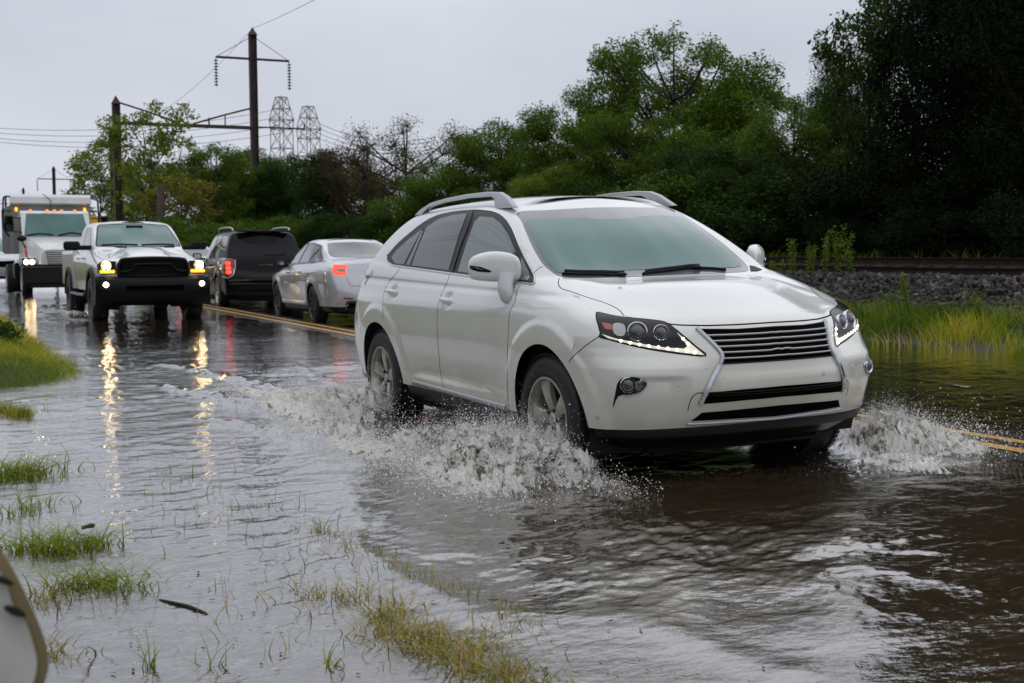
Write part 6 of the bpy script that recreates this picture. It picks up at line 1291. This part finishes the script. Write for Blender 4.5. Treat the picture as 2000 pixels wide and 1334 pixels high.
wire('power_line', (xa, ya, HA+.4), (pts_line[1][0], pts_line[1][1], pts_line[1][2]+.3), 1.5, 'wire from the top of the tallest mast down to the second mast', .014)
near = at(650, 0, 40); near2 = at(900, -160, 25); wire('power_line', (xa, ya, HA+.4), near2, .15, 'wire rising from the tallest mast out of the top of the picture', .012)
for i, (yl, yr) in enumerate([(243, 262), (252, 268), (262, 276), (268, 250)]):
    a_, b_ = at(-60, yl+3, 330), at(560 if i < 3 else 545, yl-4 if i < 3 else 240, 330); c_ = at(740+i*6, 262+i*4, 330)
    wire('transmission_line', a_, at(548, 212+i*16, 340), 3, ['highest', 'second highest', 'second lowest', 'lowest'][i]+' of the faint wires crossing the sky left of the lattice towers', .06, 'transmission wires left'); wire('transmission_line', at(602, 230+i*10, 330), at(850, 268+i*7, 300), 3, ['highest', 'second highest', 'second lowest', 'lowest'][i]+' of the faint wires right of the lattice towers', .06, 'transmission wires right')
def tower(px, top, base_w, label, D=345):
    T = at(px, top, D); H = T[2]+0; root = empty('lattice_tower', (T[0], T[1], 0), (0, 0, .35), label, 'pylon', 'lattice towers behind the trees'); b = MB(); sc_ = D/FPX
    lv = [(0, 24*sc_), (H*.5, 20*sc_), (H-75*sc_, 14*sc_), (H-44*sc_, 17*sc_), (H, 8*sc_)]; zz = [0]; 
    prof = lambda z: np.interp(z, [a for a, _ in lv], [w for _, w in lv]); zs_ = list(np.linspace(0, H-62*sc_, 8))+[H-44*sc_, H-22*sc_, H]; r0 = .14
    for z0, z1 in zip(zs_[:-1], zs_[1:]):
        a, c = prof(z0), prof(z1); q0 = [(-a, -a), (a, -a), (a, a), (-a, a)]; q1 = [(-c, -c), (c, -c), (c, c), (-c, c)]
        for k in range(4):
            n_ = (k+1) % 4; b.tube([(*q0[k], z0), (*q1[k], z1)], r0, 4, cap=False); b.tube([(*q0[k], z0), (*q1[n_], z1)], r0*.6, 4, cap=False); b.tube([(*q0[n_], z0), (*q1[k], z1)], r0*.6, 4, cap=False); b.tube([(*q1[k], z1), (*q1[n_], z1)], r0*.7, 4, cap=False)
    b.build('lattice_frame', 'tower_steel', root, False)
    for s_ in (-1, 1):
        w_ = 20*sc_; b = MB(); b.tube([(s_*w_*.9, 0, H-44*sc_), (s_*w_*1.25, 0, H-46*sc_)], r0, 4); b.tube([(s_*w_*1.25, 0, H-46*sc_), (s_*w_*1.3, 0, H-66*sc_)], r0*.8, 4); b.build('insulator_string', 'tower_steel', root)
tower(549, 190, 45, 'left and taller of the two lattice power towers'); tower(602, 208, 45, 'right and lower of the two lattice power towers', 372)
(xs1, ys1, zs1), Ds = tloc(190, 8.3); zc = (503-432)*Ds/FPX+CC[2]; sg_ = empty('road_sign', (xs1, ys1, zs1), (0, 0, 0), 'yellow diamond road sign peeping over the pickup beside the dump truck', 'road sign'); mat('sign_yellow', (.75, .38, .02), .4)
hs_ = 14*Ds/FPX; b = MB(); b.prism([(0, zc-zs1-hs_), (hs_, zc-zs1), (0, zc-zs1+hs_), (-hs_, zc-zs1)], .0, .03, 'x'); b.build('sign_panel', 'sign_yellow', sg_, False); b = MB(); b.tube([(-.03, 0, 0), (-.03, 0, zc-zs1)], .03, 6); b.build('sign_post', 'tower_steel', sg_)
(xs1, ys1, zs1), Ds = tloc(321, 7.7); b = MB(); b.tube([(xs1, ys1, zs1), (xs1, ys1, (503-362)*Ds/FPX+CC[2])], [.22, .17], 9); tag(b.build('wooden_post', 'mast_rust'), 'short dark wooden post beside the trunk of the slender light green tree', 'post')
# pole line on the camera side of the road, mirrored in the side windows of the crossover
up = empty('utility_pole', (-7.4, -5.3, .2), (0, .03, 0), 'wooden utility pole on the camera side of the road, seen mirrored in the side windows', 'utility pole'); b = MB(); b.tube([(0, 0, -.3), (0, 0, 10.2)], [.19, .13], 12); b.build('pole_shaft', 'mast_rust', up); b = MB(); b.box(-.06, .06, -1.2, 1.2, 9.35, 9.47); b.build('crossarm', 'mast_rust', up, False)
for i, (yy, zz) in enumerate(((-6.4, 9.7), (-5.3, 10.3), (-4.2, 9.7), (-5.0, 7.6))):
    wire('power_line', (-60, yy-1.5, zz), (30, yy, zz), .9, ['outer', 'top', 'inner', 'lowest'][i]+' wire of the pole line on the camera side of the road', .02, 'roadside wires')
# leaf on the bonnet
p, n_ = HB.hit((1211, 563)); b = MB(); b.add([p+[0, -.02, .004], p+[.007, 0, .006], p+[0, .022, .005], p+[-.006, 0, .009]], [(0, 1, 2, 3)]); lf = mk('fallen_leaf', (b.V[0] @ RX.T), b.F, 'amber_dry' if 'amber_dry' in MAT else mat('amber_dry', (.5, .22, .05), .6)); tag(lf, 'small orange leaf lying on the bonnet of the crossover', 'leaf')
# ------------------------------------------------------------------ guardrail end, close to the camera
gr_ = empty('guardrail', at(20, 1230, 1.7), (0, 0, 0), 'blurred weathered end of a steel guardrail in the bottom left corner', 'guardrail'); mat('galvanised', (.50, .49, .43), .42, .2, noise=(9, (.66, .65, .60), .4, .7)); mat('galv_edge', (.24, .19, .10), .6, .3, noise=(14, (.25, .20, .10), .4, .65)); mat('bolt_dark', (.035, .028, .022), .5, .5)
off = np.array(gr_.location)
def plate_px(L, D0, D1, name, m, parent=gr_, b_=None):
    P0 = [at(x, y, D0)-off for x, y in L]; P1 = [at(x, y, D1)*1.0-off for x, y in L]; n = len(L); mb = MB(); mb.add(P0+P1, [tuple(range(n)), tuple(range(n, 2*n))[::-1]]+[(i, i+n, (i+1) % n+n, (i+1) % n) for i in range(n)]); return mb.build(name, m, parent, True, 40)
o1 = curve([(-420, 700), (-200, 850), (-60, 985), (-5, 1062), (30, 1120), (62, 1185), (86, 1245), (95, 1290), (88, 1330), (60, 1385), (-60, 1440), (-420, 1440)], True, 4); plate_px(o1, 1.72, 1.80, 'end_plate', 'galv_edge')
o2 = curve([(-420, 760), (-200, 900), (-80, 1005), (-25, 1075), (10, 1135), (25, 1180), (50, 1215), (66, 1262), (72, 1300), (60, 1345), (30, 1385), (-60, 1425), (-420, 1425)], True, 4); plate_px(o2, 1.690, 1.725, 'rail_face', 'galvanised')
for c in ((4, 1133, 24, 8), (29, 1194, 22, 10)):
    plate_px([(c[0]+c[2]*math.cos(a)+.25*c[3]*math.sin(a), c[1]+c[3]*math.sin(a)+.30*c[2]*math.cos(a)) for a in np.linspace(0, 6.283, 19)[:-1]], 1.67, 1.70, 'bolt', 'bolt_dark')
